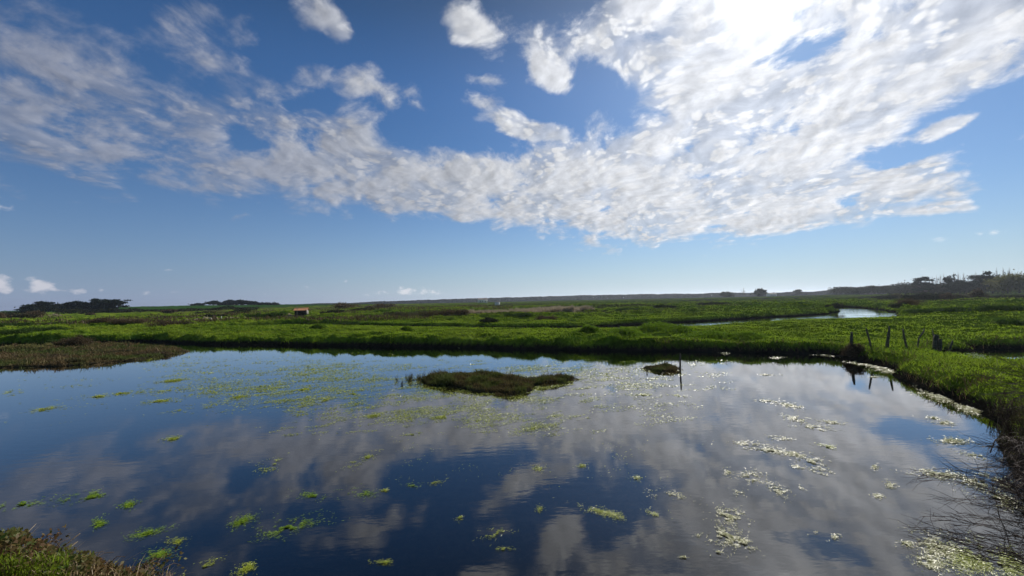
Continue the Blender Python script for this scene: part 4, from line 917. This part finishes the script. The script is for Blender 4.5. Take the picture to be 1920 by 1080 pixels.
    ok = (d_ > .15) & (rng.random(len(x)) < np.exp(-((d_ - .45) / .45) ** 2)) & (fbm(x * 1.3, y * 1.3, 3, 207) > .44) & (y > 6); x, y, z, r = x[ok], y[ok], z[ok], r[ok]
    V, f = merge([p1, blades(np.stack([x, y, z - .03], 1), rng.uniform(.1, .32, len(x)), np.maximum(.007, r * .0009), .9, .5)])
    tag(mesh_obj('sedge', V, f, M_brown), kind='stuff')
    # low nettles and docks on the near crest, upright and coarse
    for k, (px, py, w_, h_, lab) in enumerate([(1105, 628, 1.0, .5, 'rank green weed clump on the near meadow edge, leftmost of three'), (1235, 622, 1.9, .62, 'tallest rank weed clump on the near meadow edge'), (1270, 625, 1.4, .5, 'rank weed clump just right of the tallest one'), (1180, 632, 1.6, .5, 'rank weed clump left of the tallest one'),
            (1330, 632, 1.6, .4, 'low weed clump on the meadow edge towards the pond corner'), (600, 616, .9, .5, 'dark weed tuft on the left part of the meadow'), (762, 619, .6, .4, 'small dark weed tuft in the middle of the meadow'), (1400, 634, 1.2, .42, 'dark weed clump above the far shore right of the stake'), (1845, 655, 1.3, .35, 'bushy weed clump beside the second pond')]):
        b = at(px, py, .6); n_ = 1500; c_ = rng.normal(0, 1, (n_, 3)) * (w_ * .45, w_ * .3, 0); hh = h_ * np.exp(-(c_[:, 0] / w_) ** 2 - (c_[:, 1] / w_) ** 2) * rng.uniform(.5, 1.1, n_)
        zz = ground_z(c_[:, 0] + b[0], c_[:, 1] + b[1]); o = empty('weed_clump', (b[0], b[1], 0)); tag(o, lab, 'weeds')
        base_ = np.stack([c_[:, 0], c_[:, 1], zz], 1); V, f = blades(base_, hh * 1.1, .04, .8, .4); mesh_obj('stems', V, f, M_grass_dark, o)
        V, f = leaves(base_ + np.stack([0 * hh, 0 * hh, hh * rng.uniform(.2, 1, n_)], 1), rng.uniform(.05, .11, n_), asp=.35); mesh_obj('foliage', V, f, M_grass_dark, o)
    # bush round the first post
    tree('tamarisk_bush', 1597, 18.6, .80, 1.05, M_brown, 'dark rounded bush wrapped round the first post at the pond corner', 'bush', 9000, None, 'bush', leaf=.022)
    # white blossom clump beside the side pond
    b = at(1832, 674, .5); c_ = rng.normal(0, 1, (500, 3)) * (.17, .17, 0); zz = ground_z(c_[:, 0] + b[0], c_[:, 1] + b[1]) + rng.uniform(.02, .2, 500)
    V, f = leaves(np.stack([c_[:, 0], c_[:, 1], zz], 1)[:170], .018, asp=.7); o = mesh_obj('flower_clump', V, f, M_white); o.location = (b[0], b[1], 0); tag(o, 'clump of small white flowers in the grass by the second pond', 'flowers')

    # ---- far woods
    TOP = [(235, 575.5), (330, 574.5), (500, 571.5), (560, 571), (600, 569), (660, 568.5), (700, 566), (760, 564), (800, 562.5), (880, 560), (960, 558), (1040, 555.5), (1100, 554), (1200, 552), (1300, 551), (1360, 549), (1430, 549.5), (1480, 548), (1500, 547), (1530, 546.5), (1560, 543), (1600, 540.5), (1650, 538.5), (1700, 537), (1800, 534), (1980, 528)]
    n_ = 100000; px = rng.uniform(235, 1980, n_); top = np.interp(px, [a[0] for a in TOP], [a[1] for a in TOP]); D_ = np.interp(px, [235, 900, 1500, 1980], [900, 1000, 560, 420]) * (1 + .12 * rng.random(n_))
    zt = np.empty(n_); 
    u_ = (px - 960) / F
    hy_ = 563 - (px - 960) * .0218
    zt = H + (hy_ - top) / F * D_
    t_ = fbm(px * .06, D_ * .02, 4, 300); hh = zt * (.80 + .36 * t_)
    zz = .3 + (hh - .3) * rng.random(n_) ** .95
    V, f = leaves(np.stack([u_ * D_, D_, zz], 1), rng.uniform(.6, 1.5, n_) * D_ * .0013, asp=.7)
    tag(mesh_obj('far_woodland', V, f, M_far), kind='stuff')

    # ---- nearest plants: brambles at lower left, tamarisk at lower right
    def arch(b, tip, sag, n=7):
        b = np.asarray(b, float); tip = np.asarray(tip, float); out = []
        for i in range(n):
            t = i / (n - 1); p = b + (tip - b) * t; p = p + np.array((0, 0, sag * 4 * t * (1 - t))); out.append(p)
        return out
    def near_pt(px, py, D_):
        d = ray(px, py); k = D_ / d.y; return np.array((d.x * k, d.y * k, H + d.z * k))
    # brambles
    bo = np.array((-4.2, 2.9, 0.0)); br = empty('bramble_thicket', bo); tag(br, 'tangled bramble thicket with green and rusty leaves at the lower left corner', 'brambles')
    L = []
    for k in range(9000):
        px = rng.uniform(-160, 300); edge = np.interp(px, [-200, 0, 40, 70, 110, 170, 220, 300], [960, 998, 992, 1012, 1030, 1040, 1062, 1085]) + rng.normal(0, 4)
        py = edge + abs(rng.normal(0, 55)) if rng.random() < .6 else rng.uniform(edge, 1160); L.append(near_pt(px, py, 3.1 + rng.uniform(-.45, .25)))
    L = np.array(L); gz = ground_z(L[:, 0], L[:, 1]); L = L[L[:, 2] > gz]
    V, f = leaves(L - bo, rng.uniform(.010, .024, len(L)), asp=.6); mesh_obj('foliage', V, f, M_bramble, br)
    st = MB()
    for k in range(46):
        px = rng.uniform(-100, 330); b_ = near_pt(px, 1120, 2.9) ; tp = near_pt(px + rng.uniform(-50, 90), np.interp(px, [0, 100, 200, 330], [1005, 1035, 1055, 1075]) + rng.uniform(-14, 12), 3.2 + rng.uniform(-.2, .3))
        pts_ = arch(b_ - bo, tp - bo, .10, 5); st.tube(pts_, np.linspace(.006, .002, 5), 4, cap=False)
    st.build('stems', M_twig, br)
    dr = empty('dry_grass_tuft', (-3.7, 2.7, .9)); tag(dr, 'straw coloured dry grass among the brambles in the lower left corner', 'dry grass')
    do = np.array((-3.7, 2.7, .9)); n_ = 1500
    P0 = np.array([near_pt(px, np.interp(px, [0, 100, 220, 330], [1030, 1052, 1078, 1095]) + rng.uniform(0, 70), 2.95 + rng.uniform(-.3, .2)) for px in rng.uniform(-60, 330, n_)])
    V, f = blades(P0 - do, rng.uniform(.05, .16, n_), .005, 1.1, .4, dirn=(.25, .05, 0)); mesh_obj('stems', V, f, M_straw, dr)
    st = MB()
    for b0, t0 in [((150, 1000, 3.2), (68, 1071, 3.1)), ((40, 1015, 3.2), (68, 982, 3.3)), ((185, 1075, 3.1), (206, 1050, 3.15)), ((190, 1078, 3.1), (215, 1056, 3.15)), ((80, 1050, 3.1), (145, 1016, 3.2)), ((120, 1040, 3.1), (146, 1015, 3.2)), ((216, 1080, 3.1), (228, 1056, 3.2)), ((290, 1066, 3.2), (306, 1042, 3.3)), ((60, 1060, 3.), (110, 1042, 3.2))]:
        st.tube([near_pt(*b0) - do, (near_pt(*b0) + near_pt(*t0)) / 2 - do + (0, 0, .01), near_pt(*t0) - do], [.003, .0025, .0015], 4)
    st.build('stalk', M_straw, dr)
    gt = empty('green_grass_tuft', (-3.9, 2.6, .9)); tag(gt, 'fresh green grass tuft at the very bottom of the lower left corner', 'grass')
    P0 = np.array([near_pt(px, rng.uniform(1046, 1110), 2.78 + rng.uniform(-.15, .15)) for px in rng.uniform(-90, 130, 2200)])
    V, f = blades(P0 - np.array((-3.9, 2.6, .9)), rng.uniform(.03, .09, 2200), .006, .9, .4); mesh_obj('stems', V, f, M_grass, gt)
    # lower bramble runner along the bottom edge
    rn = empty('bramble_runner', (-2.6, 3.0, .8)); ro = np.array((-2.6, 3.0, .8)); tag(rn, 'thin bramble runner with pale leaves reaching out along the bottom edge', 'brambles')
    st = MB(); LL = []
    for px0, px1, py1 in ((230, 330, 1052), (240, 300, 1068), (200, 285, 1066), (140, 96, 1008), (60, 95, 1008)):
        a = near_pt(px0, 1105, 3.0); b = near_pt(px1, py1, 3.25); pts_ = arch(a - ro, b - ro, .08, 6); st.tube(pts_, np.linspace(.004, .0015, 6), 4, cap=False)
        for q_ in range(60): i = rng.integers(2, 6); LL.append(pts_[i] + rng.normal(0, .04, 3))
    st.build('stems', M_twig, rn); V, f = leaves(np.array(LL), rng.uniform(.008, .02, len(LL)), asp=.6); mesh_obj('foliage', V, f, M_bramble, rn)

    # tamarisk: fine arching twigs from the lower right
    def twig_bush(name, label, base, tips, spread, n_side, rad, feather, mat=M_twig):
        o = empty(name, base); tag(o, label, 'bush'); base = np.asarray(base, float); st = MB(); fe = MB()
        for tip, sag in tips:
            b_ = base + rng.normal(0, spread, 3) * (1, 1, .2); pts_ = arch(b_ - base, tip - base, sag, 9)
            for i in range(1, 8): pts_[i] = pts_[i] + rng.normal(0, .012, 3)
            st.tube(pts_, np.linspace(rad, rad * .25, 9), 5, cap=False)
            for k in range(n_side):
                t = rng.uniform(.35, 1.0); i = min(7, int(t * 8)); p_ = pts_[i] + (pts_[i + 1] - pts_[i]) * (t * 8 - i)
                dr_ = unit(pts_[i + 1] - pts_[i]); v_ = unit(dr_ * 1.0 + rng.normal(0, .42, 3)); ln = feather * rng.uniform(.4, 1.2) * (1.15 - .5 * t)
                m_ = p_ + v_ * ln * .5; e_ = m_ + unit(v_ + rng.normal(0, .3, 3) + (0, 0, -.25)) * ln * .5
                fe.tube([p_, m_, e_], [rad * .34, rad * .25, rad * .12], 3, cap=False)
        st.build('branches', mat, o); fe.build('twigs', mat, o); return o
    TIPS = []
    for px, py, D_, sg in [(1722, 895, 3.3, .34), (1745, 905, 3.3, .30), (1735, 968, 3.1, .18), (1712, 985, 3.1, .12), (1760, 940, 3.2, .25), (1700, 1003, 3.1, .08), (1770, 985, 3.0, .2), (1740, 1010, 3.0, .10), (1790, 1000, 3.0, .16), (1830, 1010, 2.9, .1), (1775, 960, 3.1, .2), (1800, 930, 3.2, .2), (1815, 900, 3.4, .2), (1850, 880, 3.4, .15), (1830, 950, 3.2, .2),
            (1755, 1025, 2.9, .08), (1880, 900, 3.3, .1), (1900, 860, 3.4, .1), (1720, 880, 3.4, .3), (1860, 1030, 2.8, .1), (1800, 870, 3.6, .15), (1725, 995, 3.2, .05), (1765, 1000, 3.0, .14)]:
        for k in range(2): TIPS.append((near_pt(px + rng.normal(0, 12), py + rng.normal(0, 9), D_), sg))
    twig_bush('tamarisk_bush', 'fine leafless tamarisk arching over the water at the lower right corner', (4.75, 2.75, .75), TIPS, .16, 19, .0050, .24)
    # denser bushes on the right bank
    TIPS = [(near_pt(px, py, D_), .15) for px, py, D_ in zip(rng.uniform(1825, 1960, 44), rng.uniform(825, 960, 44), rng.uniform(5.6, 6.8, 44))]
    twig_bush('tamarisk_bush', 'dense dark bush overhanging the water halfway down the right edge', (9.0, 6.3, .2), TIPS, .35, 30, .009, .45)
    TIPS = [(near_pt(px, py, D_), .10) for px, py, D_ in [(1845, 688, 9.0), (1820, 702, 9.2), (1862, 668, 8.8), (1880, 690, 9), (1868, 740, 9), (1890, 720, 8.8), (1905, 680, 9), (1850, 720, 9), (1900, 750, 8.6), (1835, 740, 9.2), (1915, 705, 9), (1875, 770, 8.6)]]
    twig_bush('tamarisk_bush', 'thin bare bush with brown twigs on the grass at the right edge', (12.2, 8.6, .7), TIPS, .25, 26, .009, .55)
    b = (9.6, 6.9, 0.2); n_ = 16000; o = empty('shore_bush', b); tag(o, 'low dark leafy growth along the right shore under the dense bush', 'bush')
    c_ = []
    for k in range(n_): t = rng.random(); c_.append((9.0 + 2.6 * t + rng.normal(0, .45), 5.4 + 4.2 * t + rng.normal(0, .4), 0))
    c_ = np.array(c_); gz_ = ground_z(c_[:, 0], c_[:, 1]); c_ = c_[gz_ > .02]; gz_ = gz_[gz_ > .02]; n_ = len(c_); c_[:, 2] = gz_ + rng.random(n_) * (.08 + .38 * fbm(c_[:, 0], c_[:, 1], 3, 66))
    V, f = leaves(c_ - b, rng.uniform(.015, .035, n_), asp=.35); mesh_obj('foliage', V, f, M_olive, o)
    V, f = blades(c_[:1500] * (1, 1, 0) + (0, 0, .1) - b, .5, .012, .5); mesh_obj('stems', V, f, M_twig, o)

    # ---- air
    mh, N = new_mat('haze')
    vol = N.n('ShaderNodeVolumePrincipled', {'Color': (.78, .86, 1.0, 1), 'Density': 0.00015, 'Anisotropy': .55})
    N.n('ShaderNodeOutputMaterial', {'Volume': vol.outputs[0]})
    if HAZE:
        hb_ = MB().box((0, 0, 19), (11000, 11000, 42)).build('haze', mh); tag(hb_, kind='stuff')
